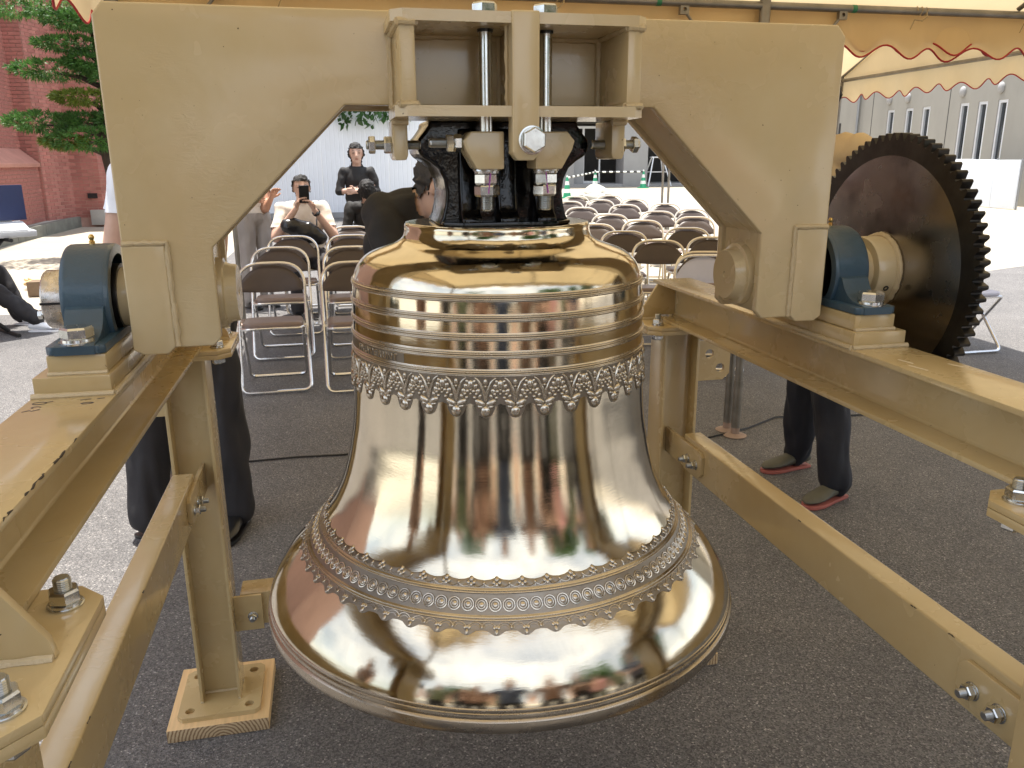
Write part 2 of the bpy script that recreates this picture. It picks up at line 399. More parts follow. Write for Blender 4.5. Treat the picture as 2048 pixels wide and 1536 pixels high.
for s in (-1, 1):
    bx = SX[s]
    bm_ = hbeam(stand, bx, YN-.05, YF+.045, 1.066, 1.173, .115)
    for yc, far in ((YN, 0), (YF, 1)):
        # plates between beam and post
        part('beam_plate', G().prism(chamf(bx-.125, bx+.125, yc-.125, yc+.125, .028), 'z', 1.0555, 1.0655), CR, stand, bevel=.0015)
        part('post_plate', G().prism(chamf(bx-.125, bx+.125, yc-.125, yc+.125, .028), 'z', 1.0430, 1.0550), CR, stand, bevel=.0015)
        for ix in (-1, 1):
            # gusset on both sides of the beam web
            gy = yc+.012 if far else yc-.01
            x_in, x_f, x_e = bx+ix*.0036, bx+ix*.0575, bx+ix*.112
            part('gusset', G().prism([(x_in, 1.0757), (x_in, 1.1635), (x_f, 1.1635), (x_e-ix*.004, 1.085), (x_e, 1.0662), (x_f+ix*.002, 1.0662), (x_f+ix*.001, 1.0757)], 'y', gy-.005, gy+.005), CR, stand, bevel=.001)
            part('weld_bead', G().tube([(x_f+ix*.006+ix*.04*k/6, gy-.006, 1.0665) for k in range(8)], [.004+.0012*random.random() for k in range(8)], 8), M['weld'], stand)
            for iy in (-1, 1):
                bolt(stand, (bx+ix*.092, yc+iy*.085, 1.0656), (0, 0, 1), .0175, .013, roll=random.random())
                bolt(stand, (bx+ix*.092, yc+iy*.085, 1.0429), (0, 0, -1), .0175, .01, head=True, roll=random.random())
        # post: flanges left and right, web facing along the beam
        h = .05 if far else .062
        p = [(bx-.054, yc-h), (bx-.046, yc-h), (bx-.046, yc-.004), (bx+.046, yc-.004), (bx+.046, yc-h), (bx+.054, yc-h), (bx+.054, yc+h), (bx+.046, yc+h), (bx+.046, yc+.004), (bx-.046, yc+.004), (bx-.046, yc+h), (bx-.054, yc+h)]
        post = part('post', G().prism(p, 'z', .0522, 1.0428), CR, stand, bevel=.0012)
        sq = chamf(bx-.108, bx+.108, yc-.11, yc+.11, .014)
        holes = [circ(bx+ix*.078, yc+iy*.08, .0125) for ix in (-1, 1) for iy in (-1, 1)]
        part('base_plate', G().prism(sq, 'z', .0385, .0520, holes), CR, stand, bevel=0)
        for ix in (-1, 1):
            part('weld_bead', G().tube([(bx+ix*.05, yc-.053+.106*k/7, .053) for k in range(8)], [.0035+.001*random.random() for k in range(8)], 8), M['weld'], stand)
        part('weld_bead', G().tube([(bx-.046+.092*k/8, yc-.006, .0535) for k in range(9)], [.003+.0012*random.random() for k in range(9)], 8), M['weld'], stand)
        # bracket for the tie tube
        sg = 1 if far else -1
        inn = bx-s*.010                                    # towards the bell
        part('tie_bracket', G().prism([(yc-sg*.006, .668), (yc-sg*.006, .742), (yc-sg*.233, .742), (yc-sg*.248, .73), (yc-sg*.248, .682), (yc-sg*.233, .668)] if far else [(yc-sg*.006, .668), (yc-sg*.006, .742), (yc-sg*.195, .742), (yc-sg*.210, .73), (yc-sg*.210, .682), (yc-sg*.195, .668)], 'x', inn-s*.0095, inn), CR, stand, bevel=.001)
        for q, (dy, dz) in enumerate(((.165, .700), (.215, .699)) if far else ((.122, .699), (.175, .700))):
            bolt(stand, (inn-s*.0096, yc-sg*dy, dz), (-s, 0, 0), .0135 if far else .0145, .012, roll=.3+q)
    # tie tube
    t0, t1 = (bx-s*.0098, bx+s*.0402)
    part('tie_tube', G().box(min(t0, t1), max(t0, t1), YN+.075, YF-.115, .652, .756), CR, stand, bevel=.004, seg=3)
    for a, b2 in ((.97, .985), (1.06, 1.075), (1.42, 1.43)):
        P = [(t0+random.uniform(-.0006, .0006), a+(b2-a)*k/8, .7556+random.uniform(-.0012, .0003)) for k in range(9)]
        part('paint_chip', G().tube(P, [random.uniform(.0003, .0014) for _ in P], 5), M.setdefault('chip0', mat('chipped_edge_b', (.07, .05, .03), .8, var=.3, vs=40)), stand)
    # outer lug plates with two holes
    e = s
    x0 = bx+s*.0545
    pl = [(x0, .876), (x0, .995), (x0+s*.07, .995), (x0+s*.118, .975), (x0+s*.118, .895), (x0+s*.098, .876)]
    part('lug_plate', G().prism(pl, 'y', YF-.006, YF+.004, [circ(x0+s*.052, .956, .0135), circ(x0+s*.088, .912, .0135)]), CR, stand, bevel=0)
# cross bar between the far posts
xl, xr = SX[-1]+.0545, SX[1]-.0545
part('cross_bracket', G().prism([(xl, .24), (xl+.075, .24), (xl+.075, .345), (xl, .345)], 'y', YF-.014, YF-.004), CR, stand, bevel=.001)
part('cross_bracket', G().prism([(xr-.075, .24), (xr, .24), (xr, .345), (xr-.075, .345)], 'y', YF-.014, YF-.004), CR, stand, bevel=.001)
part('cross_bar', G().prism([(YF-.003, .25), (YF+.006, .25), (YF+.006, .338), (YF+.075, .338), (YF+.075, .347), (YF-.003, .347)], 'x', xl+.018, xr-.018), CR, stand, bevel=.001)
bolt(stand, (xl+.048, YF-.0141, .283), (0, -1, 0), .0135, .012, roll=.4); bolt(stand, (xr-.048, YF-.0141, .283), (0, -1, 0), .0135, .012, roll=.9)
# bearing seats on the beams
for s in (-1, 1):
    bx = SX[s]; x0, x1 = bx-.053, bx+.052
    lo = part('bearing_seat', G().box(x0, x1, 1.247, 1.593, 1.1735, 1.203), CR, stand, bevel=.003)
    a, b2 = (bx-.034, bx+.047) if s < 0 else (bx-.047, bx+.034)
    part('packing_plate', G().box(a, b2, 1.258, 1.582, 1.2035, 1.2325), CR, stand, bevel=.004)
    for yy in (1.2455, 1.5945):
        part('weld_bead', G().tube([(x0-.003+(x1-x0+.006)*k/10, yy-.001, 1.1755) for k in range(11)], [.0045+.001*random.random() for k in range(11)], 8), M['weld'], stand)
        part('weld_bead', G().tube([(a+(b2-a)*k/9, yy+(.0115 if yy < 1.4 else -.0115), 1.205) for k in range(10)], [.003+.001*random.random() for k in range(10)], 8), M['weld'], stand)
    xi = x1+.003 if s < 0 else x0-.003
    part('weld_bead', G().tube([(xi, 1.247+.346*k/26, 1.175) for k in range(27)], [.004+.002*random.random() for k in range(27)], 8), M['weld'], stand)
# pen marks and chipped scratches on the left beam
def strokes(name, L, m, r, z=1.1733):
    for path in L: part(name, G().tube([(x, y, z) for x, y in path], r, 6), m, bm_left, M=Matrix.Translation((0, 0, z*.75)) @ Matrix.Diagonal((1, 1, .25, 1)))
bm_left = [o for o in stand.children if o.name.startswith('beam') and 'plate' not in o.name][0]
def ring(cx, cy, a, b2, n=10): return [(cx+a*math.cos(6.28*k/n), cy+b2*math.sin(6.28*k/n)) for k in range(n+1)]
strokes('pen_mark', [ring(-.418, 1.219, .009, .006), [(-.411, 1.222), (-.402, 1.226)], ring(-.416, 1.198, .006, .004, 6)[:5], [(-.428, 1.178), (-.420, 1.184), (-.416, 1.180), (-.408, 1.187)],
                     ring(-.352, 1.205, .008, .004, 8), [(-.366, 1.224), (-.352, 1.227)], [(-.344, 1.226), (-.334, 1.228)]], M['ink'], .0011)
def chips(x, z, spans, dx):
    for a, b2 in spans:
        P = []; y = a
        while y < b2: P.append((x+random.uniform(-.0012, .0006)*dx, y, z+random.uniform(-.0012, .0002))); y += random.uniform(.004, .012)
        if len(P) > 2: part('paint_chip', G().tube(P, [random.uniform(.0004, .0017) for _ in P], 5), M['chip'], bm_left)
M['chip'] = mat('chipped_edge', (.05, .036, .022), .8, var=.3, vs=40)
chips(-.3228, 1.1728, ((.80, .83), (.86, .93), (.955, 1.01), (1.03, 1.06), (1.12, 1.135)), 1)
chips(-.4368, 1.1728, ((.95, .97), (1.08, 1.10)), -1)
bm_right = [o for o in stand.children if o.name.startswith('beam') and 'plate' not in o.name][1]
def strokes2(L, m, r):
    for path in L: part('scratch', G().tube([(x, y, 1.1733) for x, y in path], r, 6), m, bm_right, M=Matrix.Translation((0, 0, 1.1733*.75)) @ Matrix.Diagonal((1, 1, .25, 1)))
strokes2([[(.925, 1.16), (.93, 1.13)], [(.915, 1.12), (.922, 1.085)], [(.985, 1.115), (.992, 1.09)]], M['scuff'], .0022)
# timber blocks below the posts
for s in (-1, 1):
    for yc, lab in ((YF, 'far'), (YN, 'near')):
        bx = SX[s]; k = {(-1, 'far'): 'square pine block under the far left post of the bell stand', (1, 'far'): 'pine block under the far right post, mostly hidden behind the bell', (-1, 'near'): 'pine block under the near left post of the stand', (1, 'near'): 'pine block under the near right post of the stand'}[(s, lab)]
        t = G().box(bx-.132, bx+.132, yc-.135, yc+.148, 0, .038)
        o = part('timber_block', t, M['pine'], None, bevel=.003)
        tag(o, k, 'timber block', 'timber blocks under the posts'); o.data.materials.append(M['pine_end'])
        for pl in o.data.polygons:
            if abs(pl.normal.y) > .8: pl.material_index = 1

# ================================================================== bell
BX, BY = .2877, 1.4238
bell = thing('bell', 'large polished bronze church bell with cast ornament bands, hanging from the yoke', 'bell', (BX, BY, .688))
BODY = [(1.3985, .0), (1.3995, .10), (1.3998, .1545), (1.3985, .160), (1.395, .1625), (1.388, .1628), (1.3845, .1632), (1.380, .1642), (1.375, .1668), (1.370, .1718), (1.365, .180), (1.360, .1945), (1.355, .2090), (1.349, .2235), (1.340, .2370), (1.330, .2458), (1.319, .2515), (1.309, .2545), (1.300, .2565),
        (1.27, .2583), (1.24, .2594), (1.21, .2604), (1.185, .2613), (1.15, .2625), (1.125, .2637), (1.098, .2648), (1.0678, .2670), (1.045, .2695), (1.0214, .2735), (.995, .2785), (.9664, .2855), (.94, .2935), (.9165, .303), (.897, .3125), (.8783, .3243), (.8616, .3370), (.8466, .3490), (.8315, .3625), (.815, .3785), (.798, .3945), (.782, .4080), (.767, .4185), (.7532, .4270), (.742, .4325), (.734, .4358), (.728, .4375)]
def cr_interp(P, t):   # Catmull-Rom along the list
    i = int(min(max(t, 0), len(P)-1.0001)); u = t-i
    p0, p1, p2, p3 = P[max(i-1, 0)], P[i], P[i+1], P[min(i+2, len(P)-1)]
    return tuple(.5*((2*b)+(-a+c)*u+(2*a-5*b+4*c-d)*u*u+(-a+3*b-3*c+d)*u**3) for a, b, c, d in zip(p0, p1, p2, p3))
prof = [cr_interp(BODY, k/4) for k in range(4*(len(BODY)-1)+1)]
prof = [p for p in prof]
inner = [(.728, .4375), (.727, .40), (.76, .375), (.85, .30), (1.0, .245), (1.25, .23), (1.33, .20), (1.35, 0)]
g = G().lathe([(max(0, r), z) for z, r in prof], 256, TR(BX, BY, 0))
part('body', g, M['bronze'], bell, smooth=50, merge=1e-6)
part('inside', G().lathe([(r, z) for z, r in inner], 96, TR(BX, BY, 0)), M['bronze_cast'], bell)
lip = [(.7285, .4373), (.7272, .4390), (.7255, .4395), (.7240, .4392), (.7230, .4378), (.7216, .4378), (.7204, .4398), (.7170, .4410), (.7150, .4408), (.7138, .4394), (.7124, .4394), (.7112, .4415), (.7090, .4438), (.7060, .4442), (.6990, .4443), (.6940, .4440), (.6905, .4432), (.6888, .4410), (.6884, .4360), (.6890, .41), (.7270, .3995)]
part('lip', G().lathe([(r, z) for z, r in lip], 256, TR(BX, BY, 0)), M['bronze_lip'], bell, smooth=35)
ZR = sorted([(z, r) for z, r in prof if z < 1.31])
def rz(z):
    for a, b2 in zip(ZR, ZR[1:]):
        if a[0] <= z <= b2[0]: return a[1]+(b2[1]-a[1])*(z-a[0])/(b2[0]-a[0]+1e-9)
    return ZR[0][1] if z < ZR[0][0] else ZR[-1][1]
def ringband(name, zc, h, ridges, hh, mt):
    n = 12*ridges; P = []
    for k in range(n+1):
        z = zc+h/2-h*k/n; e = min(1, 3*min(k/n, 1-k/n))
        P.append((rz(z)+.0002+hh*e*(.25+.75*abs(math.sin(math.pi*ridges*k/n))), z))
    P = [(rz(zc+h/2)-.002, zc+h/2)]+P+[(rz(zc-h/2)-.002, zc-h/2)]
    return part(name, G().lathe(P, 256, TR(BX, BY, 0)), mt, bell, smooth=60)
for zc in (1.3039, 1.2736, 1.2448, 1.2178, 1.1895): ringband('moulding', zc, .0125, 4, .0024, M['bronze_cast'])
ringband('frieze_moulding', .8632, .0085, 2, .003, M['bronze_cast']); ringband('frieze_moulding', .8318, .0085, 2, .003, M['bronze_cast'])
def strip(name, z0, z1, h, mt, n=12):
    P = [(rz(z0)-.003, z0)]+[(rz(z0+(z1-z0)*k/n)+h, z0+(z1-z0)*k/n) for k in range(n+1)]+[(rz(z1)-.003, z1)]
    return part(name, G().lathe(P, 256, TR(BX, BY, 0)), mt, bell, smooth=60)
strip('frieze_ground', .8205, .8722, .0006, M['bronze_dark'])
strip('frieze_ground', 1.1500, 1.1840, .0006, M['bronze_dark'])
# ---- ornament built on the wall of the bell: (u along the rim, z, h outwards)
def onbell(u, z, h):
    r = rz(z); a = u/r-math.pi/2; rr = r+h
    return Vector((rr*math.cos(a), rr*math.sin(a), z))
class O(G):
    def blob(s, u, z, a, b, h, rot=0, nu=8, nv=5):
        vs = []; fs = []; c, d = math.cos(rot), math.sin(rot)
        for i in range(nv+1):
            t = math.pi/2*i/nv
            for j in range(nu):
                p = 2*math.pi*j/nu; x, y = a*math.sin(t)*math.cos(p), b*math.sin(t)*math.sin(p)
                vs.append(onbell(u+x*c-y*d, z+x*d+y*c, .0002+h*math.cos(t)))
        for i in range(nv):
            for j in range(nu):
                j2 = (j+1) % nu; fs.append((i*nu+j, (i+1)*nu+j, (i+1)*nu+j2, i*nu+j2))
        return s.add(vs, fs)
    def stem(s, pts, r, n=6, closed=False): return s.tube([onbell(u, z, .0005) for u, z in pts], r, n, closed=closed)
    npl = 0
    def plate(s, pts, h):
        s.npl += 2*len(pts)
        n = len(pts); vs = [onbell(u, z, h) for u, z in pts]+[onbell(u, z, -.003) for u, z in pts]
        c = (sum(p[0] for p in pts)/n, sum(p[1] for p in pts)/n); vs.append(onbell(c[0], c[1], h)); fs = []
        for i in range(n): j = (i+1) % n; fs += [(i, j, 2*n), (i, i+n, j+n, j)]
        return s.add(vs, fs)
def arc(p0, p1, p2, n=7):
    return [((1-t)**2*p0[0]+2*t*(1-t)*p1[0]+t*t*p2[0], (1-t)**2*p0[1]+2*t*(1-t)*p1[1]+t*t*p2[1]) for t in [k/n for k in range(n+1)]]
def around(name, o, n, off=0.0):
    me = o.mesh(name, smooth=60, merge=0); me.materials.append(M['bronze_cast']); me.materials.append(M['bronze_dark'])
    for i in range(o.npl): me.polygons[i].material_index = 1
    for k in range(n):
        link(name, me, bell, TR(BX, BY, 0) @ Matrix.Rotation(2*math.pi*(k+off)/n, 4, 'Z'), M['bronze_cast'])
N1 = 36; Wu = 2*math.pi*rz(1.15)/N1; T = 1.1835
o = O()
o.plate([(-Wu/2, T-.030), (-Wu/2, T-.0415), (-.34*Wu, T-.0440), (-.0135, T-.0515), (-.0098, T-.0595), (-.005, T-.0628), (0, T-.0640), (.005, T-.0628), (.0098, T-.0595), (.0135, T-.0515), (.34*Wu, T-.0440), (Wu/2, T-.0415), (Wu/2, T-.030)], .0009)
for s in (-1, 1):
    o.stem(arc((s*.0165, T-.001), (s*.0045, T-.006), (0, T-.037)), [.0014, .0019, .0024, .0028, .0030, .0029, .0024, .0016])
    o.blob(s*.0084, T-.0400, .0100, .0054, .0046, s*.5); o.blob(s*.0078, T-.0462, .0055, .0036, .0036, s*.25)
    for (uu, zz, aa) in ((.0172, .007, .0030), (.0152, .0145, .0039), (.0118, .0225, .0042), (.0085, .0300, .0032)): o.blob(s*uu, T-zz, aa, aa*1.25, .0024, s*.5)
    o.blob(Wu/2+s*.0046, T-.0218, .0034, .0034, .0036); o.blob(Wu/2+s*.0088, T-.0262, .0031, .0031, .0034); o.blob(Wu/2+s*.0060, T-.0318, .0033, .0033, .0036)
o.blob(0, T-.0538, .0086, .0095, .0052); o.blob(0, T-.0075, .0036, .0055, .003); o.blob(0, T-.0145, .0024, .0024, .0022)
o.blob(Wu/2, T-.0115, .0054, .0080, .0040); o.blob(Wu/2, T-.026, .0028, .0028, .003); o.blob(Wu/2, T-.0195, .0022, .0022, .0024)
around('leaf_pendant', o, N1, .42)
N2 = 52
o = O(); zt = .8676; W2 = 2*math.pi*rz(.872)/N2
o.plate([(-W2/2, zt), (-W2/2, zt+.0085), (-W2*.25, zt+.0095), (0, zt+.0125), (W2*.25, zt+.0095), (W2/2, zt+.0085), (W2/2, zt)], .0007)
o.blob(0, zt+.0102, .0038, .0036, .0040); o.blob(-.0044, zt+.0062, .0034, .0028, .0036); o.blob(.0044, zt+.0062, .0034, .0028, .0036); o.blob(0, zt+.0035, .003, .003, .0022)
o.stem(arc((-.002, zt+.0045), (-W2*.2, zt-.0035), (-W2/2, zt+.004)), .0009); o.stem(arc((.002, zt+.0045), (W2*.2, zt-.0035), (W2/2, zt+.004)), .0009)
o.blob(W2/2, zt+.0055, .0022, .0024, .003); o.stem([(W2/2, zt), (W2/2, zt+.005)], .001)
around('crest_trefoil', o, N2, .2)
o = O(); zb = .8272; W3 = 2*math.pi*rz(.82)/N2
o.plate([(-W3/2, zb), (-W3/2, zb-.0078), (-W3*.3, zb-.0086), (-.008, zb-.0115), (-.003, zb-.0135), (.003, zb-.0135), (.008, zb-.0115), (W3*.3, zb-.0086), (W3/2, zb-.0078), (W3/2, zb)], .0007)
for s in (-1, 1):
    o.stem(arc((s*.001, zb-.004), (s*W3*.28, zb+.0045), (s*W3/2, zb-.003)), .001)
    o.stem(arc((s*.003, zb-.0055), (s*W3*.26, zb+.001), (s*W3*.42, zb-.0055)), .0006)
    o.blob(s*.0034, zb-.0048, .003, .0024, .003)
o.blob(0, zb-.0042, .0024, .0022, .003); o.blob(0, zb-.0096, .0032, .0036, .0038); o.blob(W3/2, zb-.0042, .0021, .0022, .003)
around('arch_pendant', o, N2, .2)
N3 = 104; o = O(); zo = .8472
def elp(a, b2, n=18): return [(a*math.cos(2*math.pi*k/n), zo+b2*math.sin(2*math.pi*k/n)) for k in range(n)]
o.stem(elp(.0090, .0073), .0017, 6, closed=True); o.stem(elp(.0056, .0045), .0011, 6, closed=True); o.blob(0, zo, .0042, .0033, .0020, nu=10)
around('oval_boss', o, N3, .3)
# ---- cast lettering
def letter_mesh(ch, size, depth):
    cu = bpy.data.curves.new('letter', 'FONT'); cu.body = ch; cu.size = size; cu.extrude = depth; cu.bevel_depth = .0003; cu.align_x = 'CENTER'
    ob = bpy.data.objects.new('tmp', cu); COL.objects.link(ob); dg = bpy.context.evaluated_depsgraph_get()
    me = bpy.data.meshes.new_from_object(ob.evaluated_get(dg)); bpy.data.objects.remove(ob); bpy.data.curves.remove(cu); return me
strip_z = 1.1995
txt = 'FICAVERUNT'; wid = {'I': .55, 'E': .9, 'F': .9, 'T': .95}
a_end = math.atan2(-1, -.001)  # placeholder, real angle below
ang = math.radians(-138.5); stepw = .0128
for ch in reversed(txt):
    wch = stepw*wid.get(ch, 1.0); ang -= wch/2/.261
    r = rz(1.204)+.0006
    Mx = TR(BX, BY, 0) @ Matrix.Rotation(ang+math.pi/2, 4, 'Z') @ TR(0, -r, 1.1982) @ Matrix.Rotation(R(90), 4, 'X')
    me = cached(('letter', ch), lambda: letter_mesh(ch, .0155, .0009))
    lo = link('letter', me, bell, Mx, M['bronze_cast']); ang -= wch/2/.261
# roughcast ground behind the letters
vs = []; fs = []; na = 60; a1, a0 = math.radians(-136), math.radians(-208)
for i in range(na+1):
    a = a0+(a1-a0)*i/na
    for z, h in ((1.1965, -.002), (1.1965, .0005), (1.2110, .0005), (1.2110, -.002)):
        rr = rz(z)+h; vs.append((BX+rr*math.cos(a), BY+rr*math.sin(a), z))
for i in range(na):
    for k in range(3): fs.append((i*4+k, i*4+k+1, (i+1)*4+k+1, (i+1)*4+k))
fs += [(0, 1, 2, 3), (na*4, na*4+1, na*4+2, na*4+3)]
part('letter_ground', G().add(vs, fs), M['bronze_dark'], bell, smooth=40)
# ---- black crown casting
BK = M['blackcast']
half = [(.112, 1.4002), (.105, 1.412), (.1, 1.432), (.098, 1.452), (.101, 1.472), (.109, 1.489), (.122, 1.5), (.136, 1.508), (.142, 1.518), (.142, 1.534), (.132, 1.545), (.124, 1.556), (.122, 1.566)]
ol = [(CX+x, z) for x, z in half]+[(CX-x, z) for x, z in reversed(half)]
crown = part('crown_block', G().prism(ol, 'y', 1.343, 1.497), BK, bell, bevel=.006, seg=3)
for u in (-.062, 0, .062):
    part('crown_rib', G().prism([(1.3625, 1.4003), (1.303, 1.4003), (1.303, 1.412), (1.318, 1.423), (1.326, 1.452), (1.333, 1.548), (1.3625, 1.558)], 'x', CX+u-.016, CX+u+.016), BK, crown, bevel=.005, seg=3)
part('crown_foot', G().prism(chamf(CX-.108, CX+.108, 1.298, 1.54, .03), 'z', 1.3999, 1.4060), BK, crown, bevel=.003)
# ================================================================== yoke
yoke = thing('bell_yoke', 'massive cream painted steel yoke bridging over the bell', 'yoke', (CX, 1.42, 1.22))
YC = M['cream']
hw, zb, zt_, YF0, YB0 = .5965, 1.2195, 1.7215, 1.335, 1.505
def outline(ins=0.0):
    i = ins; a = [(.466+i, zb+.013), (.478, zb+i), (hw-.006, zb+i), (hw-i, zb+.008), (hw-i, zt_-.018), (hw-.015, zt_-i)]
    b = [(.466+i, 1.374), (.252+i*.4, 1.5855+i)]
    return [(CX+x, z) for x, z in a]+[(CX-x, z) for x, z in reversed(a)]+[(CX-x, z) for x, z in b]+[(CX+x, z) for x, z in reversed(b)]
part('front_plate', G().prism(outline(), 'y', YF0, YF0+.017), YC, yoke, bevel=.003, seg=3)
part('back_plate', G().prism(outline(), 'y', YB0-.017, YB0), YC, yoke, bevel=.003, seg=3)
part('box_web', G().prism(outline(.008), 'y', YF0+.0172, YB0-.0172), YC, yoke)
def bead(pts, r=.0045, par=yoke, jit=.0014, step=.008):
    P = []
    for a, b2 in zip(pts, pts[1:]):
        a, b2 = Vector(a), Vector(b2); n = max(2, int((b2-a).length/step))
        P += [a.lerp(b2, k/n) for k in range(n)]
    P.append(Vector(pts[-1]))
    P = [p+Vector((random.uniform(-1, 1), random.uniform(-.3, .3), random.uniform(-1, 1)))*jit*.5 for p in P]
    return part('weld_bead', G().tube(P, [r+random.uniform(-jit, jit)*.6 for _ in P], 8), M['weld'], par)
for s in (-1, 1):
    # trunnion block let into the outer corner of the leg
    xo, xi = CX+s*(hw+.001), CX+s*(hw-.062)
    part('trunnion_block', G().prism([(xi, 1.222), (xi+s*.012, 1.2105), (xo-s*.014, 1.2105), (xo, 1.219), (xo, 1.380), (xi, 1.380)], 'y', YF0-.0035, YB0+.0035), YC, yoke, bevel=.003, seg=3)
    bead([(xo-s*.002, YF0-.002, 1.3835), (xi-s*.003, YF0-.002, 1.3835), (xi-s*.004, YF0-.002, 1.222)], .0042)
    # trunnion end disc on the inside, shaft outside
    xin = CX+s*.466
    MX = AX((xin, 1.42, 1.291), (-s, 0, 0))
    part('trunnion_end', G().lathe([(.060, -.012), (.058, .004), (.052, .006), (.0485, .012), (.0470, .022), (.0455, .0245), (.006, .0245), (.004, .0225), (0, .0225)], 48, MX), YC, yoke, smooth=35)
    MX = AX((CX+s*hw, 1.42, 1.291), (s, 0, 0))
    part('shaft', G().lathe([(.060, -.01), (.058, .005), (.0485, .007), (.0475, .034), (.046, .0355), (.046, .10), (0, .10)], 48, MX), YC, yoke, smooth=35)
    # weld inside the front plate edge
    bead([(CX+s*.4735, YF0+.0185, 1.23), (CX+s*.4735, YF0+.0185, 1.372), (CX+s*.262, YF0+.0185, 1.582)], .0035)
bead([(CX-.59, YF0+.0185, zt_-.007), (CX+.59, YF0+.0185, zt_-.007)], .003)
# ---- clamp frame on the front
def cham_plate(x0, x1, y0, y1, c): return [(x0+c, y0), (x1-c, y0), (x1, y0+c), (x1, y1), (x0, y1), (x0, y0+c)]
part('frame_top', G().prism(cham_plate(.098, .472, 1.198, 1.3345, .016), 'z', 1.6875, 1.7025, [circ(.240, 1.262, .0125), circ(.332, 1.262, .0125)]), YC, yoke)
part('frame_bottom', G().prism(cham_plate(.100, .470, 1.198, 1.3345, .016), 'z', 1.5625, 1.5775, [circ(.240, 1.262, .0125), circ(.332, 1.262, .0125)]), YC, yoke)
for x0, x1 in ((.1085, .1305), (.4415, .4635)):
    part('frame_side', G().box(x0, x1, 1.2035, 1.3345, 1.5780, 1.6870), YC, yoke, bevel=.003)
    for z in (1.5785, 1.6865):
        bead([(x0-.0015, 1.2025, z), (x1+.0015, 1.2025, z)], .005, step=.004); 
        for x in (x0-.001, x1+.001): bead([(x, 1.204, z), (x, 1.334, z)], .0048)
    bead([(x0-.002, 1.333, 1.58), (x0-.002, 1.333, 1.686)], .006); bead([(x1+.002, 1.333, 1.58), (x1+.002, 1.333, 1.686)], .005)
part('frame_divider', G().box(.2765, .2955, 1.2255, 1.3345, 1.5780, 1.6870), YC, yoke, bevel=.002)
for x in (.2755, .2965): bead([(x, 1.332, 1.58), (x, 1.332, 1.686)], .005)
bead([(.132, 1.333, 1.686), (.276, 1.333, 1.686)], .005); bead([(.297, 1.333, 1.686), (.441, 1.333, 1.686)], .005)
bead([(.132, 1.333, 1.579), (.276, 1.333, 1.579)], .004); bead([(.297, 1.333, 1.579), (.441, 1.333, 1.579)], .004)
bar = part('centre_bar', G().prism([(.266, 1.512), (.274, 1.5015), (.298, 1.5015), (.306, 1.512), (.306, 1.704), (.266, 1.704)], 'y', 1.193, 1.2252), YC, yoke, bevel=.003, seg=3)
bead([(.2645, 1.2255, 1.565), (.2645, 1.2255, 1.70)], .003); bead([(.3075, 1.2255, 1.565), (.3075, 1.2255, 1.70)], .003)
bolt(yoke, (.2945, 1.1928, 1.530), (0, -1, 0), .0200, .01, head=True, washer=True, roll=.5)
for s in (-1, 1):
    x = CX+s*.046
    # clamp jaw
    P = [(CX+s*.0245, 1.5435), (CX+s*.074, 1.5435), (CX+s*.0855, 1.530), (CX+s*.0815, 1.517), (CX+s*.0655, 1.4890), (CX+s*.0245, 1.4890)]
    part('clamp_jaw', G().prism(P, 'y', 1.232, 1.2945), YC, yoke, bevel=.003, seg=3)
    rod = part('clamp_rod', G().tube([(x, 1.262, 1.5432), (x, 1.262, 1.716)], .0100, 20), M['zinc'], yoke, smooth=40)
    part('sleeve', G().tube([(x, 1.262, 1.700), (x, 1.262, 1.6835)], .0118, 20), M['rubber'], rod)
    bolt(yoke, (x, 1.262, 1.4888), (0, 0, -1), .0215, .022, nuts=2, washer=True, roll=.2+s*.35)
    bolt(yoke, (x, 1.262, 1.7027), (0, 0, 1), .0215, .008, head=True, roll=.15, washer=True)
    part('paint_mark', G().tube([(x-.003*s+.0008*k*s, 1.2440, 1.4855-.0065*k) for k in range(6)], .0009, 6), M['violet'] if 'violet' in M else M.setdefault('violet', mat('violet_marker', (.42, .10, .40), .5, var=0)), rod)
    # lug under the frame with set bolt
    lx = CX+s*.1735
    part('lug', G().prism([(lx-.011, 1.5622), (lx+.011, 1.5622), (lx+.011, 1.511), (lx+.008, 1.503), (lx-.008, 1.503), (lx-.011, 1.511)], 'y', 1.285, 1.372), YC, yoke, bevel=.003)
    bead([(lx-s*.012, 1.284, 1.560), (lx+s*.012, 1.284, 1.560)], .006, step=.004)
    d = Vector((s, 0, 0)); zz = 1.526
    hb = bolt(yoke, (lx+s*.0112, 1.322, zz), d, .0150, .023, nuts=1, washer=False, roll=.2, name='set_bolt')
    link('bolt_head', cached(('head', .0150), lambda: hexprof(.0150*1.55, .0150*.68).mesh('bolt_head', smooth=25)), hb, AX((lx+s*.0365, 1.322, zz), d) @ Matrix.Rotation(.3, 4, 'Z'), M['zinc'])
    bolt(yoke, (lx-s*.0112, 1.322, zz), -d, .0150, .0185, nuts=0, washer=False, name='set_bolt')
bolt(yoke, (CX-.0850, 1.258, 1.5275), (-1, 0, 0), .0145, .022, nuts=2, washer=False, roll=.5)

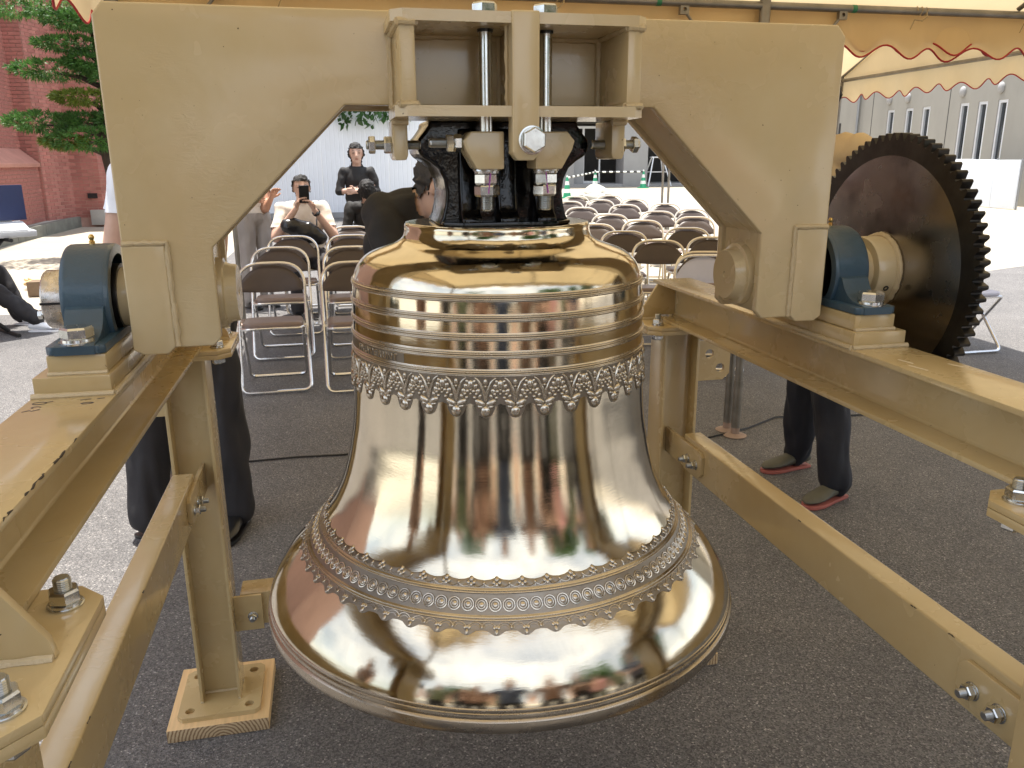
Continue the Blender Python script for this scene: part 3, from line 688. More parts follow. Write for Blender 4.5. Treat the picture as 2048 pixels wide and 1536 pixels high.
# ================================================================== bearings
def bearing(s, label):
    bx = CX+s*.6585; t = thing('pillow_block', label, 'bearing', (bx, 1.42, 1.2325), 'blue bearings carrying the yoke')
    zc, r = 1.291, .0865; y0, y1 = 1.42-.168, 1.42+.168
    def sil():
        P = []; zf = 1.2475
        P.append((y0, 1.2328)); P.append((y0, zf-.002)); P.append((y0+.004, zf))
        for dy, dz in ((.150, .001), (.130, .005), (.114, .013), (.103, .024), (.094, .040)): P.append((1.42-dy, zf+dz))
        for k in range(25):
            a = math.pi-math.pi*k/24; P.append((1.42+r*math.cos(a), zc+r*math.sin(a)))
        P += [(1.42+dy, zf+dz) for dy, dz in ((.094, .040), (.103, .024), (.114, .013), (.130, .005), (.150, .001))]+[ (y1-.004, zf), (y1, zf-.002), (y1, 1.2328)]
        return P
    hole = circ(1.42, zc, .0700, 40)
    hs = part('housing', G().prism(sil(), 'x', bx-.027, bx+.027, [hole]), M['blue'], t, bevel=.0, smooth=30)
    for sx in (-1, 1):
        part('rim', G().lathe([(.0702, 0), (.0845, 0), (.0862, -.003), (.0862, -.008), (.0702, -.008)], 48, AX((bx+sx*.0345, 1.42, zc), (sx, 0, 0)), closed=True), M['blue'], hs, smooth=35)
    part('foot', G().prism(chamf(bx-.0405, bx+.0405, y0+.001, y1-.001, .008), 'z', 1.2330, 1.2462), M['blue'], t, bevel=.003)
    for sx in (-1, 1):
        part('seal', G().lathe([(.0475, 0), (.0475, .006), (.0560, .007), (.0698, -.004), (.0698, -.010)], 40, AX((bx+sx*.010, 1.42, zc), (sx, 0, 0))), M['rubber'], t)
    part('inner_ring', G().lathe([(.0465, -.038), (.0540, -.038), (.0540, .038), (.0465, .038)], 40, AX((bx, 1.42, zc), (1, 0, 0)), closed=True), M['teeth'], t)
    for yy in (1.42-.144, 1.42+.144): bolt(t, (bx, yy, 1.2466), (0, 0, 1), .0255, .01, head=True, roll=.25)
    nip = part('grease_nipple', G().lathe([(0, -.003), (.0045, -.003), (.0045, .004), (.0032, .005), (.0032, .007), (.0045, .009), (.0045, .0115), (.0025, .0145), (0, .015)], 14, TR(bx+.0*s, 1.42, zc+r)), M['brass'], t)
    return t
bL = bearing(-1, 'blue cast pillow block bearing on the left beam, by the red church side')
bR = bearing(1, 'blue cast pillow block bearing on the right beam, next to the sprocket')
xc = CX-.6585
cl = tag(part('shaft_collar', G().lathe([(.030, -.034), (.046, -.034), (.047, -.032), (.047, .004), (.045, .0065), (.030, .0065), (.028, .003), (0, .003)], 40, AX((xc-.068, 1.42, 1.291), (-1, 0, 0))), M['rust'], None, smooth=35), 'rusty steel clamping collar on the left end of the shaft', 'collar')
for a in (.9, 3.4): bolt(cl, (xc-.0752, 1.42-.037*math.sin(a+1.2), 1.291+.037*math.cos(a+1.2)), (-1, 0, 0), .0085, .006, head=True, washer=True, roll=a)
part('split', G().box(xc-.0748, xc-.0380, 1.42-.0485, 1.42-.0460, 1.289, 1.2925), M['rubber'], cl)

# ================================================================== sprocket
sp = thing('sprocket', 'big dark steel chain sprocket on the right end of the yoke shaft', 'sprocket', (1.07, 1.42, 1.289))
zc, XS = 1.289, 1.064; NT = 76; Ro, Rr = .2605, .2485
P = []
for k in range(NT):
    a = 2*math.pi*k/NT; d = 2*math.pi/NT
    for fr, rr in ((-.5, Rr-.0018), (-.38, Rr-.0008), (-.24, Ro-.0055), (-.14, Ro-.0010), (.0, Ro), (.14, Ro-.0010), (.24, Ro-.0055), (.38, Rr-.0008)):
        P.append((1.42+rr*math.cos(a+d*fr), zc+rr*math.sin(a+d*fr)))
part('tooth_ring', G().prism(P, 'x', XS-.002, XS+.020, [circ(1.42, zc, .2180, 96)]), M['teeth'], sp, smooth=25)
part('disc', G().lathe([(.050, -.0026), (.2182, -.0026), (.2182, .014), (.05, .014)], 128, AX((XS, 1.42, zc), (1, 0, 0)), closed=True), M['sprocket'], sp, smooth=35)
hub = part('hub', G().lathe([(.0480, -.0720), (.0535, -.0715), (.0540, -.056), (.0505, -.0545), (.0505, -.050), (.0640, -.0480), (.0660, -.045), (.0665, -.008), (.0700, -.004), (.0705, -.0031), (.046, -.0031)], 56, AX((XS, 1.42, zc), (1, 0, 0)), closed=True), M['cream'], sp, smooth=35)
P = [(1.42+.0675*math.cos(a), zc+.0675*math.sin(a)) for a in [2*math.pi*k/80 for k in range(80)]]
part('weld_bead', G().tube([(XS-.006, y+random.uniform(-.001, .001), z+random.uniform(-.001, .001)) for y, z in P], [.0055+random.uniform(-.001, .001) for _ in P], 8, closed=True), M['weld'], sp)
a = R(205); q = Vector((XS-.027, 1.42+.0662*math.cos(a), zc+.0662*math.sin(a)))
part('set_screw', G().lathe([(.0055, 0), (.0055, .0016), (.0032, .0016), (.0030, -.002), (0, -.002)], 16, AX(q, (0, math.cos(a), math.sin(a)))), M['rubber'], hub)
# ================================================================== pixel helper: a point at a chosen depth Y or on the rising ground
def ray(px, py): return rr_*((px-1024)/FPX)-uu_*((py-768)/FPX)+f_
def at(px, py, Y): d = ray(px, py); t = Y/d.y; return Vector((d.x*t, Y, 1.5+d.z*t))
def ong(px, py, h=0):
    d = ray(px, py); t = (1.5+.0165*2.3-h)/(.0165*d.y-d.z); return Vector((d.x*t, d.y*t, 1.5+d.z*t))

# ================================================================== event tents
def canvas(name, col, tr):
    m, nt, b = newmat(name); out = nt.nodes['Material Output']
    n = noise_(nt, 2.5, 5, .6, stretch=(1, 1, .5)); c = ramp(nt, n, [(.3, tuple(x*.88 for x in col)), (.7, col)])
    nt.links.new(c, b.inputs['Base Color']); b.inputs['Roughness'].default_value = .6
    t = nd(nt, 'ShaderNodeBsdfTranslucent'); nt.links.new(c, t.inputs[0])
    mx = nd(nt, 'ShaderNodeMixShader'); mx.inputs[0].default_value = tr
    bump(nt, b, noise_(nt, 7, 4, .6), .25, .01)
    nt.links.new(b.outputs[0], mx.inputs[1]); nt.links.new(t.outputs[0], mx.inputs[2]); nt.links.new(mx.outputs[0], out.inputs[0]); return m
M['canvas'] = canvas('cream_canvas', (.80, .635, .375), .50)
M['roofcanvas'] = canvas('cream_roof_canvas', (.76, .62, .385), .26)
M['redtrim'] = mat('red_binding', (.38, .014, .016), .6, var=0)
M['pipe'] = mat('galvanised_pipe', (.23, .21, .18), .45, .7, var=.25, vs=9)
M['cord'] = mat('hemp_cord', (.36, .27, .15), .9, var=.1)
M['greentape'] = mat('green_tape', (.02, .16, .07), .5, var=0)
TX0, TX1, EV, RG = -.82, 5.02, 2.255, 3.1
def fabric(g, P, nu, nv):  # P(u,v) -> Vector
    vs = [P(i/nu, j/nv) for j in range(nv+1) for i in range(nu+1)]
    fs = [(j*(nu+1)+i, j*(nu+1)+i+1, (j+1)*(nu+1)+i+1, (j+1)*(nu+1)+i) for j in range(nv) for i in range(nu)]
    return g.add(vs, fs)
def tent(label, y0, y1, ph):
    z0 = gz((y0+y1)/2); t = thing('event_tent', label, 'tent', ((TX0+TX1)/2, (y0+y1)/2, z0), 'cream event tents')
    ym = (y0+y1)/2; ev, rg = EV+z0*.5, RG+z0*.5
    for s, ya in ((-1, y0), (1, y1)):
        def P(u, v, ya=ya, s=s):
            x = TX0-.036+(TX1-TX0+.072)*u; v = v*1.03-.03; k = math.sin(math.pi*max(0, min(1, v)))
            return Vector((x, ya+(ym-ya)*v, ev+(rg-ev)*v-.035*k*(.85+.15*math.cos(2*math.pi*x/.98))+.012*mnoise.noise((x*2, ya+v*4, 3))))
        part('roof_sheet', fabric(G(), P, 60, 16), M['roofcanvas'], t, smooth=60, merge=0)
    def val(name, A, B, nrm, ph, per=.262, L=.215):
        A, B = Vector(A), Vector(B); D = B-A; n = int(D.length/.02); nr = Vector(nrm); bot = []
        def P(u, v):
            s = u*D.length; wv = math.sin(2*math.pi*s/per+ph); w2 = math.sin(2*math.pi*s/.83+ph*2)
            z = -v*(L-.030*wv+.006*w2); q = A+D*u+nr*(v*(.022*math.cos(2*math.pi*s/per*.5+ph)+.012*w2)); return Vector((q.x, q.y, q.z+z))
        o = part(name, fabric(G(), P, n, 6), M['canvas'], t, smooth=60, merge=0)
        part('red_binding', G().tube([P(i/n, 1) for i in range(n+1)], .0048, 6), M['redtrim'], o)
    for s, ya in ((-1, y0), (1, y1)): val('valance', (TX0-.03, ya+s*.035, ev-.012), (TX1+.03, ya+s*.035, ev-.012), (0, s, 0), ph+s)
    for s, xa in ((-1, TX0), (1, TX1)):
        val('valance', (xa+s*.032, y0-.03, ev+.004), (xa+s*.032, y1+.03, ev+.004), (s, 0, 0), ph+.7)
        def P(u, v, xa=xa): # gable sheet
            y = y0+(y1-y0)*u; h = (rg-ev)*(1-abs(u-.5)*2); return Vector((xa+(.02 if xa > 0 else -.02), y, ev+h*v+.002))
        part('gable_sheet', fabric(G(), P, 20, 6), M['canvas'], t, smooth=60, merge=0)
    pz = ev-.035
    for ya in (y0, y1): part('eave_pipe', G().tube([(TX0, ya, pz), (TX1, ya, pz)], .0185, 12), M['pipe'], t)
    for xa in (TX0, TX1): part('gable_pipe', G().tube([(xa, y0, pz), (xa, y1, pz)], .0165, 12), M['pipe'], t)
    part('ridge_pipe', G().tube([(TX0, ym, rg-.05), (TX1, ym, rg-.05)], .0185, 12), M['pipe'], t)
    xs = [TX0, TX0+(TX1-TX0)*.25, (TX0+TX1)/2, TX0+(TX1-TX0)*.75, TX1]
    for x in xs:
        part('rafter', G().tube([(x, y0, pz+.03), (x, ym, rg-.04), (x, y1, pz+.03)], .014, 10), M['pipe'], t)
    for x in (xs[0], xs[2], xs[4]):
        for ya in (y0, y1):
            if x == xs[2]: xq = x+.02
            else: xq = x
            pl = part('pole', G().tube([(xq, ya, gz(ya)+.012), (xq, ya, pz)], .0215, 12), M['pipe'], t)
            part('foot', G().lathe([(0, 0), (.062, 0), (.064, .004), (.05, .010), (.024, .016), (.024, .05), (0, .05)], 20, TR(xq, ya, gz(ya)+.001)), M['rustfoot'] if 'rustfoot' in M else M.setdefault('rustfoot', mat('painted_foot', (.33, .24, .19), .7, var=.2)), pl)
            part('socket', G().tube([(xq, ya, gz(ya)+.05), (xq, ya, gz(ya)+.32)], .0245, 12), M['pipe'], pl)
            part('collar', G().tube([(xq, ya, pz-.10), (xq, ya, pz+.03)], .027, 12), M['pipe'], pl)
            for dx in (-1, 1):
                if TX0 < xq+dx*.45 < TX1:
                    br = part('brace', G().tube([(xq+dx*.42, ya, pz-.03), (xq+dx*.02, ya, pz-.50)], .0075, 8), M['pipe'], t)
                    part('brace_lug', G().prism([(xq+dx*.42-.022, pz-.052), (xq+dx*.42+.022, pz-.052), (xq+dx*.42+.022, pz-.002), (xq+dx*.42-.022, pz-.002)], 'y', ya-.012, ya+.012, [circ(xq+dx*.42, pz-.03, .009, 10)]), M['pipe'], br)
            for dx in (-.55, .48): part('tape_mark', G().tube([(xq+dx-.012, ya, pz), (xq+dx+.012, ya, pz)], .0192, 12), M['greentape'], t)
    for x in (TX0+.7, 1.05, 2.95, 3.60, 4.35):     # cord knots tying the sheet to the pipe
        for ya in (y0, y1):
            k = part('tie_cord', G().tube([(x+.006*i, ya-.021*math.cos(i*1.3), pz+.021*math.sin(i*1.3)) for i in range(12)]+[(x+.05, ya-.03, pz-.03), (x+.02, ya-.035, pz-.05), (x-.02, ya-.03, pz-.045), (x-.04, ya-.03, pz-.09)], .003, 5), M['cord'], t)
    return t
tent('near cream event tent with red scalloped trim, right above the bell', .28, 3.89, .4)
tent('second cream event tent with red scalloped trim, behind the near one over the chairs', 3.985, 7.60, 2.1)

# ================================================================== folding chairs
M['chairtube'] = mat('chair_tube', (.66, .60, .50), .28, .75, var=.05)
M['chairtube2'] = mat('silver_chair_tube', (.70, .70, .70), .22, .9, var=.05)
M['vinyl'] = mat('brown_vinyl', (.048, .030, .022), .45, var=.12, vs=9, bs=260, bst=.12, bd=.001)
M['vinylseat_lit'] = mat('brown_vinyl_seat_lit', (.15, .10, .078), .38, var=.12, vs=9, bs=260, bst=.12, bd=.001)  # seat tone raised: light on the seat tops put into the colour
M['vinylgrey'] = mat('lilac_grey_vinyl', (.42, .42, .50), .4, var=.05)
M['glide'] = mat('black_glide', (.01, .01, .01), .5, var=0)
def rpath(pts, rad, n=5):   # rounded polyline
    P = [Vector(p) for p in pts]; out = [P[0]]
    for i in range(1, len(P)-1):
        a, b2, c = P[i-1], P[i], P[i+1]; r = rad[i-1] if isinstance(rad, (list, tuple)) else rad
        d1 = (a-b2).normalized()*min(r, (a-b2).length*.49); d2 = (c-b2).normalized()*min(r, (c-b2).length*.49)
        for k in range(n+1):
            t = k/n; out.append((b2+d1)*(1-t)**2+b2*2*t*(1-t)+(b2+d2)*t*t)
    out.append(P[-1]); return out
def chair_proto(tm, sm):
    t = thing('folding_chair', 'x', 'folding chair')
    def fy(z): return -.23+.395*z/.80
    w = .218; hoop = [(.0, fy(.013), .013), (-w, fy(.013), .013), (-w+.004, fy(.45), .45), (-w+.002, fy(.80), .80), (w-.002, fy(.80), .80), (w-.004, fy(.45), .45), (w, fy(.013), .013), (-.0, fy(.013), .013)]
    P = rpath(hoop, [.055, .02, .16, .16, .02, .055], 8)
    part('front_frame', G().tube(P, .0112, 8), tm, t)
    w2 = .190; hoop2 = [(.0, .225, .013), (-w2, .225, .013), (-w2, -.13, .425), (w2, -.13, .425), (w2, .225, .013), (.0, .225, .013)]
    part('rear_frame', G().tube(rpath(hoop2, [.05, .03, .03, .05], 6), .0105, 8), tm, t)
    def slab(fx, n):  # rounded slab from outline
        return fx
    # seat cushion with rounded corners, slightly domed
    oc = []
    for cx, cy, a0 in ((.135, -.155, -90), (.135, .10, 0), (-.135, .10, 90), (-.135, -.155, 180)):
        for k in range(6): a = R(a0+90*k/5); oc.append((cx+.055*math.cos(a), cy+.055*math.sin(a)))
    g = G(); vs = []; fs = []; n = len(oc)
    rings = [(.93, .412), (1.0, .420), (1.0, .437), (.95, .449), (.75, .454), (.4, .456)]
    for sc, z in rings: vs += [(x*sc, -.027+(y+.027)*sc, z-.05*(y*sc)) for x, y in oc]
    for i in range(len(rings)-1):
        for k in range(n): k2 = (k+1) % n; fs.append((i*n+k, i*n+k2, (i+1)*n+k2, (i+1)*n+k))
    fs += [tuple(range(n-1, -1, -1)), tuple((len(rings)-1)*n+k for k in range(n))]
    part('seat', g.add(vs, fs), sm, t, smooth=50)
    part('seat_rim', G().tube([(x*1.005, -.027+(y+.027)*1.005, .415-.05*y) for x, y in oc], .0095, 8, closed=True), tm, t)
    # backrest pad: arched top, slightly sagging bottom, bowed
    vs = []; fs = []; nu, nv = 16, 6
    for side in (0, 1):
        for j in range(nv+1):
            for i in range(nu+1):
                u = i/nu*2-1; x = u*.205; ztop = .787-.115*(abs(u)**2.6); zbot = .628-.012*(1-u*u); z = zbot+(ztop-zbot)*j/nv
                e = 1-min(1, 8*min(j/nv, 1-j/nv, (1-abs(u))*.8)) ; th = .011*(1-e*e*.8)
                y = fy(z)+.022*(1-u*u)+(th if side else -th)-.004; vs.append((x, y, z))
    m1 = (nu+1)*(nv+1)
    for j in range(nv):
        for i in range(nu):
            a = j*(nu+1)+i; fs += [(a, a+1, a+nu+2, a+nu+1), (m1+a, m1+a+nu+1, m1+a+nu+2, m1+a+1)]
    bd = [j for j in range(nu+1)]+[(j+1)*(nu+1)+nu for j in range(nv)]+[nv*(nu+1)+i for i in range(nu-1, -1, -1)]+[j*(nu+1) for j in range(nv-1, 0, -1)]
    for k in range(len(bd)): a, b2 = bd[k], bd[(k+1) % len(bd)]; fs.append((a, m1+a, m1+b2, b2))
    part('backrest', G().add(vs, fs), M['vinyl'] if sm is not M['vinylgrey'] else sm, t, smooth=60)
    for s in (-1, 1):
        part('link', G().tube([(s*.205, .10, .40), (s*.200, fy(.42)+.05, .33)], .006, 6), tm, t)
        part('pivot', G().tube([(s*.185, -.03, .41), (s*.222, -.03, .41)], .007, 8), tm, t)
    return t
ch_beige = chair_proto(M['chairtube'], M['vinylseat_lit']); ch_silver = chair_proto(M['chairtube2'], M['vinylseat_lit']); ch_white = chair_proto(M['chairtube2'], M['vinylgrey'])
used = {}
def chair(proto, x, y, rz, label, group):
    o = proto if proto.name not in used else copy_tree(proto); used[proto.name] = 1
    o.location = (x, y, gz(y)); o.rotation_euler = (0, 0, rz); o['label'] = label
    if group: o['group'] = group
    return o
gl = 'folding chairs left of the bell'
for i, (x, y, lb) in enumerate([(-.405, 5.50, 'nearest'), (-.395, 6.40, 'second'), (-.33, 7.22, 'third')]):
    chair(ch_silver, x, y, R(random.uniform(-3, 3)), f'brown silver-framed folding chair, {lb} in the row before the man with phone', gl)
for i, (x, y, lb) in enumerate([(.135, 5.42, 'nearest'), (.15, 6.32, 'second'), (.17, 7.20, 'third'), (.20, 8.05, 'fourth')]):
    chair(ch_silver, x, y, R(random.uniform(-3, 3)), f'brown folding chair half hidden left of the bell, {lb} in its row', gl)
rc = [(1151.5, 393), (1219, 391), (1138, 403), (1200, 400), (1268, 398.5), (1163, 415), (1250, 409.7), (1330, 407.5), (1220, 429), (1315, 422.7), (1383.5, 418.6), (1190, 448.6), (1285, 441), (1389, 434), (1248, 462.6), (1374, 456), (1317, 481), (1424, 474.6), (1410, 504), (1262, 520)]
names = ['at the far left end of the back row', 'in the back row, before the white sack', 'mostly hidden behind the black crown casting', 'in the second row from the back, left end', 'in the second row from the back, middle', 'left end of the third row from the back', 'in the third row from the back, middle', 'right end of the back rows, under the thin poles', 'left of centre in the fourth row from the back', 'centre of the fourth row from the back', 'far right end next to the yoke leg, fourth row', 'just right of the bell shoulder, small visible part', 'middle of the fifth row from the back', 'right of the fifth row, against the yoke leg', 'close behind the bell shoulder, sixth row', 'in the sixth row, left of the yoke leg', 'nearest full chair between bell and yoke leg', 'cut by the yoke leg, second nearest', 'nearest one, half hidden by the yoke leg', 'low seat showing between bell and beam end']
for (px, py), nm in zip(rc, names):
    p = ong(px, py, .80); rz = R(-17+random.uniform(-3, 3))
    x = p.x+.165*math.sin(rz); y = p.y-.165*math.cos(rz)
    if nm.startswith('low'): x, y = 2.62, 5.05; continue
    chair(ch_beige, x, y, rz, 'brown folding chair right of bell, '+nm, 'folding chairs right of the bell')
stl = thing('folding_stool', 'white framed folding stool with lilac seat behind the sprocket', 'stool', (4.80, 5.37, gz(5.37)))
Ms = Matrix.Translation((4.80, 5.37, gz(5.37)))
for s in (-1, 1): part('leg_frame', G().tube(rpath([(0, -s*.20, .012), (-.225, -s*.20, .012), (-.205+.01*s, s*.15, .43), (.205-.01*s, s*.15, .43), (.225, -s*.20, .012), (0, -s*.20, .012)], [.05, .03, .03, .05], 6), .0115, 8), M['chairtube2'], stl, M=Ms)
part('seat', G().prism(chamf(-.215, .215, -.17, .17, .05), 'z', .435, .465), M['vinylgrey'], stl, bevel=.012, seg=3, M=Ms)
chair(ch_white, 2.55, 5.2, R(-12), 'pale framed folding chair whose foot bar shows behind the right post', None)
# ================================================================== brick church on the left
M['brick'] = mat('red_brick', (.34, .13, .105), .8, var=.28, vs=2.2, bs=60, bst=.3, bd=.003)
M['brick2'] = mat('red_brick_b', (.38, .155, .125), .8, var=.25, vs=3.1, bs=60, bst=.3, bd=.003)
M['mortar'] = mat('mortar', (.40, .24, .19), .9, var=.15, vs=8)
M['sill'] = mat('pink_sill_stone', (.44, .21, .16), .7, var=.12, vs=4, bs=30, bst=.2)
M['white'] = mat('white_paint', (.78, .79, .80), .4, var=.03)
M['glass'] = mat('dark_glass', (.02, .025, .03), .06, var=0, spec=.8)
ch = thing('brick_church', 'red brick church with buttresses and sloping stone sills behind the pruned tree', 'church', (-6, 17, gz(17)+.2))
ZB = gz(17.5)+.198
church_poly = [(-5.62, 5), (-5.62, 17.56), (-5.30, 17.52), (-5.02, 18.36), (-4.50, 18.33), (-4.30, 19.4), (-3.6, 19.5), (-3.4, 21.0), (-2.6, 21.1), (-2.6, 34), (-14, 34), (-14, 5)]
part('wall', G().prism(church_poly, 'z', 0, 9.5), M['mortar'], ch, smooth=0)
bl, bh, jt, pr = .205, .058, .010, .007
bricks = []
def brick_face(a, b, z0, z1, y_lim=None):
    a, b = Vector(a), Vector(b); d = (b-a); L = d.length; d.normalize(); n = Vector((d.y, -d.x))   # outward on the right of the walk
    k = 0; z = z0
    while z < z1:
        off = -(bl+jt)*.5 if k % 2 else 0.0; s = off
        while s < L:
            s0, s1 = max(0, s), min(L, s+bl)
            if s1-s0 > .02: bricks.append((a+d*s0, d, n, s1-s0, z))
            s += bl+jt
        z += bh+jt; k += 1
brick_face((-5.62, 15.2), (-5.62, 17.555), ZB, 5.2)
brick_face((-5.615, 17.55), (-5.30, 17.512), ZB, 5.2)
brick_face((-5.30, 17.52), (-5.02, 18.36), ZB, 5.2)
brick_face((-5.02, 18.36), (-4.50, 18.33), ZB, 5.2)
brick_face((-4.50, 18.33), (-4.30, 19.4), ZB, 4.5)
brick_face((-5.355, 15.0), (-5.355, 17.5), ZB, 1.44)
def brick_geo(g, s, d, n, L, z):
    o0 = s+n*.001; p = [o0, o0+d*L, o0+d*L+n*pr, o0+n*pr]
    g.add([(q.x, q.y, z+h) for h in (0, bh) for q in p], [(0,3,2,1),(4,5,6,7),(0,1,5,4),(1,2,6,5),(2,3,7,6),(3,0,4,7)])
def seen(s, z):
    v = Vector((s.x, s.y, z))-Vector((0, 0, 1.5)); zc = v.dot(f_); px, py = 1024+FPX*v.dot(rr_)/zc, 768-FPX*v.dot(uu_)/zc
    return -5 < px < 196 and -5 < py < 445
vis = [b for b in bricks if seen(b[0]+b[1]*b[3]*.5, b[4])]; vs_ = set(id(b) for b in vis)
vis.sort(key=lambda b: b[0].length); top = vis[:300]; ts = set(id(b) for b in top)
rest = {0: G(), 1: G()}
for i, b in enumerate(bricks):
    if id(b) in ts:
        s, d, n, L, z = b; key = ('brick', round(L, 3))
        me = cached(key, lambda: (lambda g: (brick_geo(g, Vector((0, 0)), Vector((1, 0)), Vector((0, -1)), L, 0), g.mesh('brick', smooth=0))[1])(G()))
        if not me.materials: me.materials.append(M['brick'])
        link('brick', me, ch, TR(s.x, s.y, z) @ Matrix.Rotation(math.atan2(d.y, d.x), 4, 'Z'))
    else: brick_geo(rest[i % 2], *b)
for k in (0, 1): part('brickwork', rest[k], M['brick' if k else 'brick2'], ch, smooth=0, merge=0, kind='stuff')
# low plinth wall with sloping sill, window above
part('plinth', G().box(-5.62, -5.356, 14.4, 17.505, .1, 1.45), M['mortar'], ch, smooth=0)
part('sill', G().prism([(-5.63, 1.45), (-5.30, 1.45), (-5.30, 1.52), (-5.63, 1.80)], 'y', 14.4, 17.50), M['sill'], ch, bevel=.01)
fr = part('window', G().prism([(14.6, 1.82), (16.35, 1.82), (16.35, 5.0), (14.6, 5.0)], 'x', -5.70, -5.585, [[(14.7, 1.92), (16.25, 1.92), (16.25, 4.9), (14.7, 4.9)]]), M['white'], ch)
part('pane', G().box(-5.64, -5.625, 14.7, 16.25, 1.92, 4.9), M['glass'], fr)
part('vent', G().box(-4.76, -4.58, 18.30, 18.345, .83, .93), M['rubber'], ch)
part('footing', G().prism([(-4.74, 18.24), (-4.40, 18.22), (-4.2, 19.3), (-4.6, 19.4)], 'z', .3, .60), M['slab'], ch, bevel=.01)
# upper sills behind the tree
part('sill', G().box(-4.9, -4.55, 18.20, 18.36, 1.92, 2.02), M['sill'], ch, bevel=.01)

# ================================================================== white hoarding at the end of the yard
M['hoard'] = mat('white_steel_sheet', (.72, .77, .83), .45, var=.04, vs=1.5)
M['steelgrey'] = mat('grey_steel', (.30, .31, .32), .5, .5, var=.1)
hd = thing('hoarding', 'tall white sheet metal hoarding closing the yard behind the seated people', 'fence', (.5, 19.4, gz(19.4)))
x = -3.6
while x < 4.4:
    z0 = gz(19.4)+.02; g = G(); P = []
    for k in range(5):
        xa = x+.001+k*.1; P += [(xa, 19.4), (xa+.012, 19.396), (xa+.085, 19.396), (xa+.097, 19.4)]
    P += [(x+.5, 19.42), (x+.001, 19.42)]
    part('hoarding_panel', G().prism(P, 'z', z0, z0+2.95), M['hoard'], hd, smooth=0); x += .501
part('rail', G().box(-3.6, 4.5, 19.425, 19.47, gz(19.4)+2.4, gz(19.4)+2.46), M['steelgrey'], hd)
part('kickboard', G().box(-3.6, 4.5, 19.35, 19.38, gz(19.4)+.0, gz(19.4)+.12), M['steelgrey'], hd)

# ================================================================== concrete hall on the right and far end
M['rc'] = mat('grey_concrete_wall', (.285, .275, .245), .85, var=.10, vs=1.0, bs=25, bst=.15, stretch=(1, 1, .4))
M['rcgrey'] = mat('painted_concrete_pillar', (.33, .33, .33), .8, var=.08, vs=1.5)
M['dark'] = mat('dark_interior', (.03, .028, .026), .7, var=.3, vs=2)
M['alu'] = mat('aluminium_frame', (.70, .72, .75), .35, .4, var=.04)
hall = thing('concrete_hall', 'grey concrete hall with tall narrow windows at the right edge of the yard', 'building', (18, 22, gz(22)))
XW = 18.0
wins = [at(px, 300, 22) for px in (1782, 1820, 1855, 1930, 1967, 2007)]
def onx(px, py, X): d = ray(px, py); t = X/d.x; return Vector((X, d.y*t, 1.5+d.z*t))
wy = [(onx(px, py, XW)) for px, py in ((1783, 217), (1820, 214), (1854, 211), (1930, 206), (1967, 203), (2007, 201))]
holes = [[(p.y-.17, 1.35), (p.y+.17, 1.35), (p.y+.17, 3.05), (p.y-.17, 3.05)] for p in wy]
part('wall', G().prism([(8, -.2), (33, -.2), (33, 8), (8, 8)], 'x', XW, XW+.35, holes), M['rc'], hall, smooth=0)
for p in wy:
    f = part('window', G().prism([(p.y-.168, 1.352), (p.y+.168, 1.352), (p.y+.168, 3.048), (p.y-.168, 3.048)], 'x', XW+.02, XW+.12, [[(p.y-.105, 1.42), (p.y+.105, 1.42), (p.y+.105, 2.97), (p.y-.105, 2.97)]]), M['alu'], hall)
    part('pane', G().box(XW+.09, XW+.10, p.y-.105, p.y+.105, 1.42, 2.97), M['glass'], f)
for p in (wy[0], wy[1], wy[3], wy[5]):
    part('vent_hood', G().ell((XW-.03, p.y+.1, 3.36), (.09, .10, .15), nu=12, nv=8), M['rcgrey'], hall)
for y in (16.2, 21.75, 25.3, 28.0): part('joint', G().box(XW-.004, XW+.01, y-.012, y+.012, 0, 7.9), M['dark'], hall)
part('downpipe', G().tube([(XW-.06, 26.0, .3), (XW-.06, 26.0, 7)], .045, 10), M['steelgrey'], hall)
part('doorway', G().box(XW-.006, XW+.05, 27.0, 29.4, .3, 2.75), M['dark'], hall)
part('pilaster', G().box(XW-.4, XW-.002, 16.6, 17.6, 0, 8), M['rc'], hall, bevel=.01)
sc_ = thing('white_site_panel', 'low white panel fence standing before the concrete hall', 'fence', (17.2, 19.5, gz(19)))
a = [onx(px, 391, 16.9).y for px in (2032, 1893)]
n = 3
for k in range(n):
    y0, y1 = a[0]+(a[1]-a[0])*k/n, a[0]+(a[1]-a[0])*(k+1)/n
    part('panel', G().box(16.88, 16.92, y0+.006, y1-.006, gz(y0)+.02, gz(y0)+1.22), M['hoard'], sc_, bevel=.004)
for k in range(n+1):
    y0 = a[0]+(a[1]-a[0])*k/n; part('post', G().tube([(16.95, y0, gz(y0)), (16.95, y0, gz(y0)+1.25)], .024, 8), M['steelgrey'], sc_)
